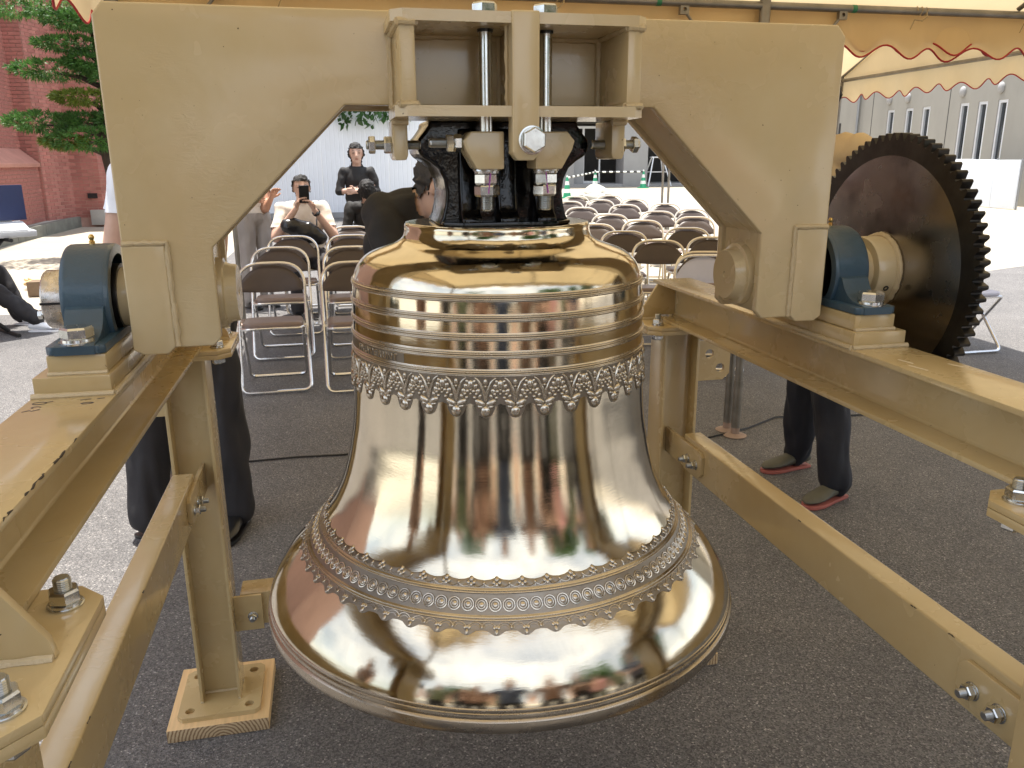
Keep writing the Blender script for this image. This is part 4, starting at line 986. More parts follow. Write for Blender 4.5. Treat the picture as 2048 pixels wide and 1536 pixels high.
# far end: open ground floor with pillars
YE = 32.5; fe = thing('far_building', 'grey building with dark open entrance and square pillars at the end of the yard', 'building', (12, YE, gz(YE)))
zg = gz(YE)
def Xat(px): return at(px, 330, YE).x
part('upper_wall', G().box(4.5, XW, YE-.3, YE+4, zg+2.55, zg+8), M['rc'], fe, smooth=0)
part('back_wall', G().box(4.5, XW, YE+2.5, YE+2.7, zg, zg+2.6), M['dark'], fe, smooth=0)
part('floor_step', G().box(4.5, XW, YE-.2, YE+2.5, zg-.1, zg+.10), M['rcgrey'], fe, smooth=0)
for x0, x1 in ((Xat(1243), Xat(1291)), (Xat(1100), Xat(1145)), (Xat(1400), Xat(1450)), (Xat(1560), Xat(1610))):
    part('pillar', G().box(x0, x1, YE-.25, YE+.7, zg-.1, zg+2.56), M['rcgrey'], fe, bevel=.02)
part('door_frame', G().prism([(Xat(1150), zg+.1), (Xat(1216), zg+.1), (Xat(1216), zg+2.4), (Xat(1150), zg+2.4)], 'y', YE+1.0, YE+1.08, [[(Xat(1153), zg+.2), (Xat(1179), zg+.2), (Xat(1179), zg+2.3), (Xat(1153), zg+2.3)], [(Xat(1183), zg+.2), (Xat(1213), zg+.2), (Xat(1213), zg+2.3), (Xat(1183), zg+2.3)]]), M['alu'], fe)
part('grey_locker', G().box(Xat(1148), Xat(1172), YE+.3, YE+.8, zg+.1, zg+1.3), M['rcgrey'], fe, bevel=.01)
# building behind everything at the back left, seen between the tents
# ================================================================== traffic cones, bar, stool, sack, poles
M['conegreen'] = mat('cone_green', (.03, .30, .16), .4, var=.08)
M['conewhite'] = mat('cone_white', (.75, .78, .76), .35, var=.03)
M['sack'] = mat('white_sackcloth', (.50, .48, .42), .8, var=.06, vs=8, bs=20, bst=.4, bd=.02)
def cone_proto():
    t = thing('traffic_cone', 'x', 'traffic cone')
    part('base', G().prism(chamf(-.19, .19, -.19, .19, .05), 'z', 0, .03), M['conegreen'], t, bevel=.006)
    def rc_(z): return .135-.112*z/.70
    zs = [.03, .16, .28, .40, .52, .64, .70]
    for i in range(6):
        part('band' if i % 2 else 'cone_section', G().lathe([(rc_(zs[i]), zs[i]), (rc_(zs[i+1]), zs[i+1])]+([(0, .70)] if i == 5 else []), 24), M['conewhite'] if i % 2 else M['conegreen'], t)
    return t
cp = cone_proto(); cps = []
for i, (px, py, lb) in enumerate(((1286, 376, 'green and white traffic cone before the far grey pillar'), (1190, 377, 'green and white traffic cone right behind the white sack'), (1134, 396, 'green and white traffic cone beside the black crown casting'))):
    o = cp if i == 0 else copy_tree(cp); p = ong(px, py); o.location = p; o['label'] = lb; o['group'] = 'green traffic cones'; cps.append(p)
def bar(p, q, lb):
    p, q = p+Vector((0, 0, .62)), q+Vector((0, 0, .62)); n = 14
    t = thing('cone_bar', lb, 'cone bar', (p+q)/2, 'striped cone bars')
    for k in range(n):
        a, b2 = p.lerp(q, (k+.004)/n), p.lerp(q, (k+.996)/n)
        part('stripe', G().tube([a, b2], .03, 8), M['conewhite'] if k % 2 else M['glide'], t)
bar(cps[0], cps[1], 'black and white striped bar between the two far traffic cones'); bar(cps[1], cps[2], 'black and white striped bar running to the nearest cone')
p = ong(1188, 400); g = G(); vs = []; fs = []; nu, nv = 20, 12
for j in range(nv+1):
    v = j/nv; r = .46*math.cos(v*1.5)**.6+.03; z = .42*v+.05*math.sin(7*v)
    for i in range(nu):
        a = 2*math.pi*i/nu; rr2 = r*(1.1+.22*math.sin(3*a+v*3)+.10*math.sin(7*a-v*5)+.45*mnoise.noise((math.cos(a)*2, math.sin(a)*2, v*3))); vs.append((p.x+rr2*math.cos(a), p.y+rr2*math.sin(a)*.7, p.z+z))
for j in range(nv):
    for i in range(nu): i2 = (i+1) % nu; fs.append((j*nu+i, j*nu+i2, (j+1)*nu+i2, (j+1)*nu+i))
fs += [tuple(range(nu-1, -1, -1)), tuple(nv*nu+i for i in range(nu))]
tag(part('cloth_sack', G().add(vs, fs), M['sack'], None, smooth=70), 'white cloth sack heaped behind the back row of chairs', 'sack')
p = ong(1312, 372); st = thing('step_stool', 'aluminium step stool beside the far grey pillar', 'stool', p)
part('top', G().box(p.x-.28, p.x+.28, p.y-.12, p.y+.12, p.z+1.12, p.z+1.17), M['alu'], st, bevel=.01)
for sx in (-1, 1):
    for sy in (-1, 1): part('leg', G().tube([(p.x+sx*.2, p.y+sy*.1, p.z+1.13), (p.x+sx*.5, p.y+sy*.4, p.z)], .03, 8), M['alu'], st)
    part('step', G().box(p.x-.36, p.x+.36, p.y+sx*.22-.06, p.y+sx*.22+.06, p.z+.55, p.z+.58), M['alu'], st)
for px, lb in ((1324, 'left one of two thin grey poles standing behind the right chairs'), (1336, 'right one of two thin grey poles standing behind the right chairs')):
    p = at(px, 400, 15); z0 = gz(15); o = part('steel_pole', G().tube([(p.x, 15, z0), (p.x, 15, z0+.04), (p.x, 15, z0+.05), (p.x, 15, 2.6)], [.05, .05, .022, .022], 10), M['pipe'], None); tag(o, lb, 'pole', 'thin grey poles')
# rubbish pile and box on the left
p = ong(95, 590); bx_ = tag(part('wooden_box', G().box(p.x-.16, p.x+.16, p.y-.1, p.y+.1, p.z, p.z+.16), mat('worn_wood', (.16, .11, .07), .8, var=.3, vs=6), None, bevel=.006), 'small worn wooden box on the pale strip behind the left bearing', 'box')
p = ong(112, 575); g = G(); random.seed(3)
for k in range(9): g.ell((p.x+random.uniform(-.25, .25), p.y+random.uniform(-.1, .1), p.z+.03+random.uniform(0, .06)), (.12, .05, .03), Matrix.Rotation(random.uniform(-1, 1), 3, 'Z') @ Matrix.Rotation(random.uniform(-.5, .5), 3, 'Y'), 8, 5)
tag(part('timber_scraps', g, M['pine'], None, smooth=30), 'pile of timber scraps on the pale strip behind the left bearing', 'timber', kind='stuff')

# ================================================================== trees
def leafmat(name, c, tr=.35):
    m, nt, b = newmat(name); out = nt.nodes['Material Output']
    cc = ramp(nt, noise_(nt, 3.5, 3, .6), [(.3, tuple(x*.62 for x in c)), (.72, tuple(x*1.25 for x in c))])
    nt.links.new(cc, b.inputs['Base Color']); b.inputs['Roughness'].default_value = .42
    t = nd(nt, 'ShaderNodeBsdfTranslucent'); nt.links.new(cc, t.inputs[0]); mx = nd(nt, 'ShaderNodeMixShader'); mx.inputs[0].default_value = tr
    nt.links.new(b.outputs[0], mx.inputs[1]); nt.links.new(t.outputs[0], mx.inputs[2]); nt.links.new(mx.outputs[0], out.inputs[0]); return m
M['needle'] = leafmat('podocarp_needle', (.08, .195, .04)); M['needle_y'] = leafmat('young_podocarp_needle', (.16, .22, .03)); M['leaf'] = leafmat('broad_leaf', (.05, .13, .03)); M['leaf2'] = leafmat('broad_leaf_light', (.09, .18, .04))
M['bark'] = mat('dark_bark', (.05, .036, .027), .9, var=.3, vs=6, bs=30, bst=.7, bd=.01, stretch=(3, 3, .6))
def blade(g, p, d, L, w):
    d = d.normalized(); s = d.cross(Vector((random.uniform(-1, 1), random.uniform(-1, 1), random.uniform(-1, 1))))
    if s.length < .05: s = d.orthogonal()
    s = s.normalized()*w; o = len(g.v); m = p+d*L*.5+Vector((0, 0, -.03*L)); e = p+d*L+Vector((0, 0, -.12*L))
    g.v += [tuple(p), tuple(m+s), tuple(e), tuple(m-s)]; g.f.append((o, o+1, o+2, o+3))
def rnd_dir():
    while 1:
        v = Vector((random.uniform(-1, 1), random.uniform(-1, 1), random.uniform(-1, 1)))
        if .1 < v.length < 1: return v.normalized()
def needle_pad(g, c, rx, ry, rz_, n, L=.12, w=.009):
    for k in range(n):
        v = rnd_dir(); rad = random.uniform(.55, 1)**.5; lump = 1+.22*mnoise.noise((v.x*2.3+c.x, v.y*2.3, v.z*2.3+c.z))
        p = c+Vector((v.x*rx, v.y*ry, v.z*rz_))*rad*lump
        for q in range(7):
            d = Vector((v.x, v.y, v.z*.8+.35))+rnd_dir()*.8; blade(g, p, d, L*random.uniform(.7, 1.2), w)
random.seed(11)
YT = 13.0
tree = thing('pruned_podocarp', 'dark green podocarp tree pruned into flat cloud pads before the brick church', 'tree', (-3.05, YT, gz(YT)))
pads = [(45, 8, 130, 28, 0), (160, 40, 62, 26, 0), (140, 88, 60, 18, 0), (112, 140, 76, 27, 0), (175, 125, 40, 22, 0), (165, 195, 50, 20, 1), (86, 243, 64, 26, 0), (170, 240, 50, 20, 0), (130, 284, 40, 18, 1), (178, 278, 72, 32, 0), (260, 150, 70, 40, 0), (265, 240, 70, 40, 0), (240, 40, 90, 40, 0)]
g0, g1 = G(), G(); sc = YT/FPX*1.03; tk = Vector((-3.0, YT+.15, 0))
for (px, py, hwp, hhp, yl) in pads:
    c = at(px, py, YT+random.uniform(-.2, .2)); rx = hwp*sc; rz2 = hhp*sc; vol = rx*rx*.75*4+.15
    needle_pad(g1 if yl else g0, c, rx*.92, rx*.6, rz2*.55, int(250*vol**.8+90), .085, .0075)
part('crown', g0.mesh('crown', smooth=0, merge=0, fixn=False), M['needle'], tree); part('crown', g1.mesh('crown', smooth=0, merge=0, fixn=False), M['needle_y'], tree)
tg = G().tube([(tk.x+.12, tk.y, gz(YT)-.05), (tk.x+.05, tk.y, .8), (tk.x-.06, tk.y, 1.7), (tk.x+.05, tk.y, 2.6), (tk.x-.04, tk.y, 3.6), (tk.x, tk.y, 4.6)], [.15, .12, .11, .095, .075, .03], 12)
for (px, py, hwp, hhp, yl) in pads:
    c = at(px, py, YT); a = Vector((tk.x, tk.y, c.z-.22)); tg.tube([a, a.lerp(c, .5)+Vector((0, 0, .03)), c+Vector((0, 0, -.04))], [.045, .032, .012], 7)
part('trunk', tg, M['bark'], tree, smooth=50)
def broad_tree(label, base, c, rad, n, lm, name='broadleaf_tree', hts=(.25,), L=.11):
    t = thing(name, label, 'tree', base, 'trees round the yard'); g = G(); c = Vector(c)
    lobes = [(c+Vector((random.uniform(-.7, .7)*rad[0], random.uniform(-.7, .7)*rad[1], random.uniform(-.6, .7)*rad[2])), random.uniform(.28, .5)) for _ in range(22)]
    for k in range(n):
        lc, lr = random.choice(lobes); v = rnd_dir(); p = lc+Vector((v.x*rad[0], v.y*rad[1], v.z*rad[2]))*lr*random.uniform(.6, 1.0)
        for q in range(3): blade(g, p+rnd_dir()*.05, rnd_dir()+Vector((0, 0, -.3)), L*random.uniform(.7, 1.3), L*.3)
    part('crown', g.mesh('crown', smooth=0, merge=0, fixn=False), lm, t)
    b3 = Vector(base); tg = G().tube([b3, b3.lerp(c, .35)+Vector((.05, 0, 0)), c+Vector((0, 0, -.3*rad[2])), c+Vector((0, 0, .5*rad[2]))], [.2, .15, .1, .03], 10)
    for lc, lr in lobes: tg.tube([c+Vector((0, 0, -.35*rad[2])), (c+lc)/2+Vector((0, 0, -.1)), lc], [.06, .035, .012], 6)
    part('trunk', tg, M['bark'], t, smooth=50); return t
random.seed(5)
broad_tree('leafy green tree whose branch tips hang over the white hoarding', (.6, 20.9, gz(20.9)), (.55, 20.4, 4.2), (2.8, 1.9, 1.85), 11000, M['leaf'], L=.16)
# ================================================================== people
M['skin'] = mat('skin', (.52, .33, .25), .5, var=.06, vs=10)
M['skin2'] = mat('tanned_skin', (.42, .22, .14), .5, var=.06, vs=10)
M['hair'] = mat('black_hair', (.008, .007, .007), .75, var=.2, vs=30, bs=80, bst=.5, bd=.003, stretch=(3, 3, .4))
M['hairgrey'] = mat('greying_hair', (.045, .04, .037), .8, var=.35, vs=40, bs=80, bst=.5, bd=.003)
M['whiteshirt'] = mat('white_cotton', (.76, .78, .84), .8, var=.03, vs=9, bs=9, bst=.3, bd=.012)
M['palebeige'] = mat('pale_beige_cotton', (.62, .56, .49), .8, var=.04, vs=9, bs=9, bst=.3, bd=.012)
M['beigeshirt'] = mat('beige_cotton', (.55, .42, .25), .8, var=.04, vs=9, bs=9, bst=.3, bd=.012)
M['blackshirt'] = mat('black_cotton', (.010, .009, .009), .75, var=.15, vs=9, bs=9, bst=.4, bd=.014)
M['darktrouser'] = mat('charcoal_trouser', (.018, .016, .018), .75, var=.12, vs=9, bs=7, bst=.4, bd=.014)
M['navytrouser'] = mat('navy_trouser', (.010, .011, .018), .75, var=.12, vs=9, bs=7, bst=.4, bd=.014)
M['greytrouser'] = mat('pale_grey_trouser', (.30, .27, .25), .8, var=.06, vs=9, bs=7, bst=.4, bd=.014)
M['shoeblack'] = mat('black_shoe', (.012, .012, .013), .3, var=.1)
M['shoegrey'] = mat('grey_green_shoe', (.085, .082, .062), .7, var=.1, vs=20)
M['shoewhite'] = mat('white_shoe', (.78, .79, .82), .5, var=.03)
M['coral'] = mat('coral_sole', (.34, .10, .08), .6, var=.1)
M['brow'] = mat('eyebrow', (.06, .042, .035), .8, var=0)
M['lips'] = mat('lips', (.32, .11, .09), .5, var=0)
M['olive'] = mat('olive_cloth', (.10, .12, .06), .8, var=.08); M['rose'] = mat('rose_cloth', (.55, .30, .30), .8, var=.05); M['bluecloth'] = mat('navy_cloth', (.03, .045, .09), .8, var=.08); M['browncloth'] = mat('brown_cloth', (.16, .09, .06), .8, var=.08)
V = Vector
def capsule(g, a, b, ra, rb, n=12):
    a, b = V(a), V(b); d = b-a
    if d.length < 1e-4: return g.ell(a, (ra, ra, ra), nu=n, nv=8)
    m = 8; P = []; rs = []
    for k in range(5):
        t = math.pi/2*(1-k/4.0); P.append(a-d.normalized()*ra*math.sin(t)); rs.append(max(.002, ra*math.cos(t)))
    for k in range(1, m): P.append(a.lerp(b, k/m)); rs.append(ra+(rb-ra)*k/m)
    for k in range(5):
        t = math.pi/2*k/4.0; P.append(b+d.normalized()*rb*math.sin(t)); rs.append(max(.002, rb*math.cos(t)))
    return g.tube(P, rs, n)
def frame(up, fw):
    z = V(up).normalized(); y = V(fw); y = (y-z*y.dot(z)).normalized(); x = y.cross(z)
    return Matrix(((x.x, y.x, z.x), (x.y, y.y, z.y), (x.z, y.z, z.z)))
def remesh(g, vox, smooth=6):
    me0 = g.mesh('raw', smooth=0); ob = bpy.data.objects.new('tmp', me0); COL.objects.link(ob)
    m = ob.modifiers.new('r', 'REMESH'); m.mode = 'VOXEL'; m.voxel_size = vox
    s = ob.modifiers.new('s', 'SMOOTH'); s.iterations = smooth; s.factor = .5
    dg = bpy.context.evaluated_depsgraph_get(); me = bpy.data.meshes.new_from_object(ob.evaluated_get(dg))
    bpy.data.objects.remove(ob); bpy.data.meshes.remove(me0); return me
def shell(me, keep, off, name, wr=.0, ws=9.0, seed=0, zs=1.4):
    vs = [v.co.copy() for v in me.vertices]; ns = [v.normal.copy() for v in me.vertices]; g = G(); mp = {}
    for p in me.polygons:
        if keep[p.index]:
            f = []
            for i in p.vertices:
                if i not in mp:
                    n = ns[i]; q = vs[i]; k = off+wr*(mnoise.noise((q.x*ws+seed, q.y*ws, q.z*ws*zs))+.6*mnoise.noise((q.x*ws*2.3, q.y*ws*2.3+seed, q.z*ws*zs*1.5)))
                    mp[i] = len(g.v); g.v.append(tuple(q+n*max(.002, k)))
                f.append(mp[i])
            g.f.append(tuple(f))
    me2 = g.mesh(name, smooth=80, merge=0, fixn=False); return me2
def segd(p, a, b):
    ab = b-a; t = max(0, min(1, (p-a).dot(ab)/max(1e-9, ab.length_squared))); return (p-(a+ab*t)).length
def hand(g, w, d, nrm, size=1.0, curl=.5, side=1):
    """five fingers rooted in the palm; d = pointing direction, nrm = back of the hand"""
    d = V(d).normalized(); nrm = V(nrm); nrm = (nrm-d*nrm.dot(d)).normalized(); s = d.cross(nrm)*side; w = V(w)
    palm = w+d*.045*size
    for k, (o, L) in enumerate(((-.027, .062), (-.009, .074), (.010, .070), (.028, .055))):
        a = w+d*.082*size+s*o*size; p = [w+d*.05*size+s*o*.9*size, a]; dr = d.copy()
        for q in range(3):
            dr = (dr*math.cos(curl*.7)-nrm*math.sin(curl*.7)).normalized() if q or curl > .3 else dr
            nn = dr.cross(s); p.append(p[-1]+dr*L*size/3)
            nrm2 = nn
        g.tube(p, [.0095*size, .0095*size, .0088*size, .008*size, .0062*size], 7)
    a = w+d*.025*size-s*.030*size; g.tube([w+d*.015*size-s*.015*size, a, a+(d*.6-s*.7).normalized()*.032*size, a+(d*.85-s*.45-nrm*.2).normalized()*.062*size], [.0125*size, .0115*size, .010*size, .007*size], 7)
    return palm
def shoe(parent, heel, dr, up_mat, sole_mat, L=.27, W=.095):
    d = V(dr); d.z = 0; d.normalize(); s = V((d.y, -d.x, 0)); h = V(heel); g = G(); secs = []
    for t, w, z0, z1 in ((0, .30, .03, .07), (.05, .36, .024, .085), (.22, .38, .022, .088), (.40, .40, .022, .085), (.55, .46, .022, .072), (.72, .50, .022, .058), (.88, .42, .022, .05), (.97, .25, .024, .042), (1.0, .08, .026, .036)):
        secs.append((t, w*W, z0, z1))
    n = 12; vs = []; fs = []
    for t, w, z0, z1 in secs:
        for k in range(n):
            a = 2*math.pi*k/n; vs.append(h+d*t*L+s*w*math.cos(a)+V((0, 0, (z0+z1)/2+(z1-z0)/2*math.sin(a))))
    for i in range(len(secs)-1):
        for k in range(n): k2 = (k+1) % n; fs.append((i*n+k, i*n+k2, (i+1)*n+k2, (i+1)*n+k))
    fs += [tuple(range(n)), tuple((len(secs)-1)*n+k for k in range(n))]
    o = part('shoe', g.add(vs, fs), up_mat, parent, smooth=50)
    ol = []
    for t, w, z0, z1 in secs: ol.append((t, w))
    P = [h+d*(t*L*1.02-.003)+s*(w*1.0+.001) for t, w in ol]+[h+d*(t*L*1.02-.003)-s*(w*1.0+.001) for t, w in reversed(ol)]
    m = len(P); vs = [V((p.x, p.y, h.z+.001)) for p in P]+[V((p.x, p.y, h.z+.013+.006*(1-abs(i_*2/m-1)))) for i_, p in enumerate(P)]
    part('sole', G().add(vs, [tuple(range(m)), tuple(range(2*m-1, m-1, -1))]+[(i, (i+1) % m, (i+1) % m+m, i+m) for i in range(m)]), sole_mat, o, bevel=.003)
    return o
def person(label, J, top, bottom, skin='skin', hair='hair', hairstyle='short', sleeve=.55, shoes=None, face=(0, -1, 0), headup=(0, 0, 1), vox=.011, build=1.0, fingers=True, curl=.5, tw=1.0, group=None, palm=None, seed=1):
    """J: joints pelvis, chest, neck, head, shL, elL, wrL, hipL, knL, anL and R; sides are the person's own"""
    J = {k: V(v) for k, v in J.items()}; g = G(); B = build
    if B < .95:
        mid = (J['shL']+J['shR'])/2
        for sd in 'LR': J['sh'+sd] = mid+(J['sh'+sd]-mid)*B-V((0, 0, .02)); J['el'+sd] = mid+(J['el'+sd]-mid)*V((1, 1, 1)).x*.97
    up = (J['chest']-J['pelvis']).normalized(); rt = (J['shR']-J['shL']); fw = rt.cross(up); F = frame(up, -fw)
    if F.col[1].dot(V(face)) < 0 and False: pass
    # trunk
    sw = rt.length/2
    g.ell(J['pelvis'], (.165*B, .115*B, .13), F, 16, 10); g.ell(J['pelvis'].lerp(J['chest'], .45), (.158*B, .115*B, .18), F, 16, 10); g.ell(J['chest'], (.155*B, .115*B, .17), F, 16, 10)
    g.ell(J['chest'].lerp(J['neck'], .55), (.12*B, .09*B, .09), F, 14, 8); capsule(g, J['shL']*.8+J['shR']*.2-up*.01, J['shR']*.8+J['shL']*.2-up*.01, .062*B, .062*B)
    capsule(g, J['neck']-up*.05, J['head']-V(headup).normalized()*.05, .056, .052)
    # head
    Hf = frame(headup, face); H = J['head']; hs = 1.0
    g.ell(H+Hf @ V((0, -.012, .025)), (.076, .094, .092), Hf, 18, 12); g.ell(H+Hf @ V((0, .018, -.04)), (.058, .070, .072), Hf, 16, 10)
    g.ell(H+Hf @ V((0, .050, -.085)), (.032, .032, .028), Hf, 12, 8); capsule(g, H+Hf @ V((0, .082, .015)), H+Hf @ V((0, .100, -.028)), .009, .0145, 8)
    for s in (-1, 1): g.ell(H+Hf @ V((s*.078, -.008, -.008)), (.010, .020, .033), Hf, 10, 8); g.ell(H+Hf @ V((s*.034, .070, .022)), (.026, .014, .010), Hf, 10, 6)
    segs = []
    for sd in 'LR':
        capsule(g, J['sh'+sd], J['el'+sd], .050*B, .041*B); capsule(g, J['el'+sd], J['wr'+sd], .041*B, .027)
        if 'ha'+sd in J: hd = (J['ha'+sd]-J['wr'+sd]).normalized()
        else: hd = (J['wr'+sd]-J['el'+sd]).normalized()
        pn = V(palm[sd]) if palm else (fw if abs(hd.dot(fw.normalized())) < .9 else up)
        Fh = frame(hd, pn); g.ell(J['wr'+sd]+hd*.048, (.040, .016, .052), Fh, 12, 8)
        capsule(g, J['hip'+sd], J['kn'+sd], .083*B*tw, .058*tw); capsule(g, J['kn'+sd], J['an'+sd], .058*tw, .048*tw)
        capsule(g, J['an'+sd], J['an'+sd]+V((0, 0, -.03)), .036, .034)
        segs += [(J['sh'+sd], J['el'+sd], .05, 'arm', sd), (J['el'+sd], J['wr'+sd], .035, 'fore', sd), (J['wr'+sd], J['wr'+sd]+hd*.1, .03, 'hand', sd), (J['hip'+sd], J['kn'+sd], .075*tw, 'thigh', sd), (J['kn'+sd], J['an'+sd], .05*tw, 'shin', sd)]
    segs += [(J['pelvis'], J['pelvis']-up*.02, .14, 'pelvis', ''), (J['pelvis'].lerp(J['chest'], .3), J['chest'], .135, 'torso', ''), (J['shL'], J['shR'], .06, 'torso', ''), (J['neck'], H-V(headup).normalized()*.06, .05, 'neck', ''), (H, H, .09, 'head', '')]
    me = remesh(g, vox)
    tg = []
    for p in me.polygons:
        c = p.center; best = None
        for a, b, r, t, sd in segs:
            d = segd(c, a, b)-r
            if best is None or d < best[0]: best = (d, t, sd, a, b)
        t = best[1]
        if t in ('arm', 'fore'):
            ab = best[4]-best[3]; u = (c-best[3]).dot(ab)/ab.length_squared; u = u*.5 if t == 'arm' else .5+u*.5
            t = 'sleeve' if u < sleeve*.5+(.0) else 'skin'
        elif t == 'torso' or t == 'pelvis':
            t = 'top' if (c-J['pelvis']).dot(up) > .0 else 'bottom'
        elif t in ('thigh', 'shin'):
            t = 'bottom'
        elif t == 'neck': t = 'top' if (c-J['neck']).dot(up) < -.012 else 'skin'
        else: t = 'skin' if t != 'head' else 'head'
        tg.append(t)
    # fingers joined to the body mesh
    if fingers:
        fg = G()
        for sd in 'LR':
            hd = (J['ha'+sd]-J['wr'+sd]).normalized() if 'ha'+sd in J else (J['wr'+sd]-J['el'+sd]).normalized()
            pn = V(palm[sd]) if palm else (fw if abs(hd.dot(fw.normalized())) < .9 else up)
            hand(fg, J['wr'+sd], hd, pn, 1.0, curl, 1 if sd == 'L' else -1)
        bm = bmesh.new(); bm.from_mesh(me); m2 = fg.mesh('f', smooth=60); bm.from_mesh(m2); meb = bpy.data.meshes.new('body'); bm.to_mesh(meb); bm.free(); bpy.data.meshes.remove(m2)
    else: meb = me
    meb.polygons.foreach_set('use_smooth', [True]*len(meb.polygons))
    low = min(v.co.z for v in me.vertices)
    root = thing('person', label, 'person', (J['pelvis'].x, J['pelvis'].y, low), group)
    bo = link('body', meb, root, None, M[skin])
    part('shirt', shell(me, [t in ('top', 'sleeve') for t in tg], .010, 'shirt', .012, 9, seed), M[top], root)
    part('trousers', shell(me, [t == 'bottom' for t in tg], .013, 'trousers', .020, 13, seed+3, .35), M[bottom], root)
    # hair: head faces behind the hair line
    hk = []
    for p, t in zip(me.polygons, tg):
        l = Hf.transposed() @ (p.center-H); ok = False
        if t in ('head', 'skin', 'top') and (p.center-H).length < .17:
            if hairstyle == 'short': ok = (l.z > .062 and l.y > -.02) or (l.y <= .02 and l.z > -.03+max(0, l.y)*2.0 and abs(l.x) < .079) or (l.y < -.035 and l.z > -.075)
            elif hairstyle == 'long': ok = (l.z > .055) or (l.y < .015 and l.z > -.14)
            elif hairstyle == 'all': ok = l.y < .03 or l.z > .0
        hk.append(ok)
    if any(hk): part('hair', shell(me, hk, .009, 'hair', .016, 48, seed), M[hair], root)
    for s in (-1, 1):
        e = part('eye', G().ell(H+Hf @ V((s*.033, .080, .008)), (.010, .0055, .0042), Hf, 10, 6), M['hair'], root)
        part('eyebrow', G().tube([H+Hf @ V((s*.018, .0855, .031)), H+Hf @ V((s*.034, .083, .035)), H+Hf @ V((s*.05, .072, .031))], .0026, 6), M['brow'], root)
    part('mouth', G().ell(H+Hf @ V((0, .083, -.056)), (.021, .008, .005), Hf, 10, 6), M['lips'], root)
    if shoes:
        um, smt, dirs = shoes
        for sd, dr in zip('LR', dirs):
            a = J['an'+sd]; d = V(dr).normalized(); shoe(root, (a.x-d.x*.065, a.y-d.y*.065, gz(a.y)), d, M[um], M[smt])
    return root
def standing(x, y, ang, h=1.7, spread=.12, armpose='down', lean=0, feet=None):
    """joints of a standing figure, facing angle ang (0 = towards -Y), scaled to height h"""
    z0 = gz(y); k = h/1.7; c, s = math.cos(ang), math.sin(ang)
    fwd = V((s*1.0, -c, 0)); lf = V((c, s, 0))      # person's left is +X when facing -Y
    P = lambda a, b, zz: V((x, y, z0))+lf*a*k+fwd*b*k+V((0, 0, zz*k))
    J = dict(pelvis=P(0, 0, .95), chest=P(0, lean*.3, 1.26), neck=P(0, lean*.45, 1.45), head=P(0, .02+lean*.55, 1.585), shL=P(.19, lean*.4, 1.40), shR=P(-.19, lean*.4, 1.40), hipL=P(.09, 0, .90), hipR=P(-.09, 0, .90), knL=P(.09+spread*.5, .02, .50), knR=P(-.09-spread*.5, .02, .50), anL=P(.08+spread, -.02, .09), anR=P(-.08-spread, -.02, .09))
    if armpose == 'down': J.update(elL=P(.25, -.03, 1.10), elR=P(-.25, -.03, 1.10), wrL=P(.25, .07, .86), wrR=P(-.25, .07, .86))
    elif armpose == 'bent': J.update(elL=P(.26, -.04, 1.12), elR=P(-.26, -.04, 1.12), wrL=P(.10, .22, 1.10), wrR=P(-.10, .22, 1.10))
    elif armpose == 'crossed': J.update(elL=P(.24, .05, 1.13), elR=P(-.24, .05, 1.13), wrL=P(-.04, .19, 1.15), wrR=P(.06, .16, 1.19))
    elif armpose == 'phone': J.update(elL=P(.22, .14, 1.16), elR=P(-.22, .14, 1.16), wrL=P(.07, .30, 1.36), wrR=P(-.07, .30, 1.36))
    return J, fwd
def seated(x, y, ang, z0, h=1.7, head_fw=.04, bow=0):
    k = h/1.7; c, s = math.cos(ang), math.sin(ang); fwd = V((s, -c, 0)); lf = V((c, s, 0))
    P = lambda a, b, zz: V((x, y, z0))+lf*a*k+fwd*b*k+V((0, 0, zz*k))
    return P, fwd, lf, dict(pelvis=P(0, 0, .56), chest=P(0, -.05+bow*.2, .86), neck=P(0, -.03+bow*.35, 1.05), head=P(0, head_fw+bow*.5, 1.19-bow*.1), shL=P(.19, -.03+bow*.3, 1.00), shR=P(-.19, -.03+bow*.3, 1.00), hipL=P(.09, .05, .53), hipR=P(-.09, .05, .53), knL=P(.14, .43, .53), knR=P(-.14, .43, .53), anL=P(.14, .42, .10), anR=P(-.14, .42, .10))
# --- man in white shirt behind the left yoke leg, back to us? (faces the bell)
J, fw = standing(-.60, 3.34, 0, 1.80, .11, 'down')
J['elR'] = V((-.815, 3.36, 1.165)); J['wrR'] = V((-.66, 3.20, 1.10)); J['shR'] = V((-.735, 3.34, 1.455)); J['elL'] = V((-.44, 3.34, 1.14)); J['wrL'] = V((-.52, 3.16, 1.12)); J['shL'] = V((-.40, 3.34, 1.455))
J['anR'] = V((-.80, 3.30, .11)); J['anL'] = V((-.455, 3.32, .11)); J['knR'] = V((-.755, 3.33, .54)); J['knL'] = V((-.47, 3.33, .54))
person('man in white short-sleeved shirt and dark trousers behind the left yoke leg', J, 'whiteshirt', 'darktrouser', 'skin', shoes=('shoeblack', 'shoeblack', ((-.25, -1, 0), (.75, -.7, 0))), tw=1.28, sleeve=.45, vox=.012)
# --- person behind the right beam, turned to the left
J, fw = standing(2.13, 3.2, R(-75), 1.86, .10, 'bent', lean=.24)
J['anL'] = V((2.16, 3.02, .10)); J['anR'] = V((2.20, 3.40, .11)); J['knL'] = V((2.13, 3.08, .50)); J['knR'] = V((2.15, 3.32, .50))
person('person in beige shirt, navy trousers and coral-soled shoes behind the right beam', J, 'beigeshirt', 'navytrouser', 'skin', shoes=('shoegrey', 'coral', ((-.93, -.36, 0), (-.98, -.15, 0))), tw=1.18, face=fw, sleeve=.7, vox=.012, seed=5)
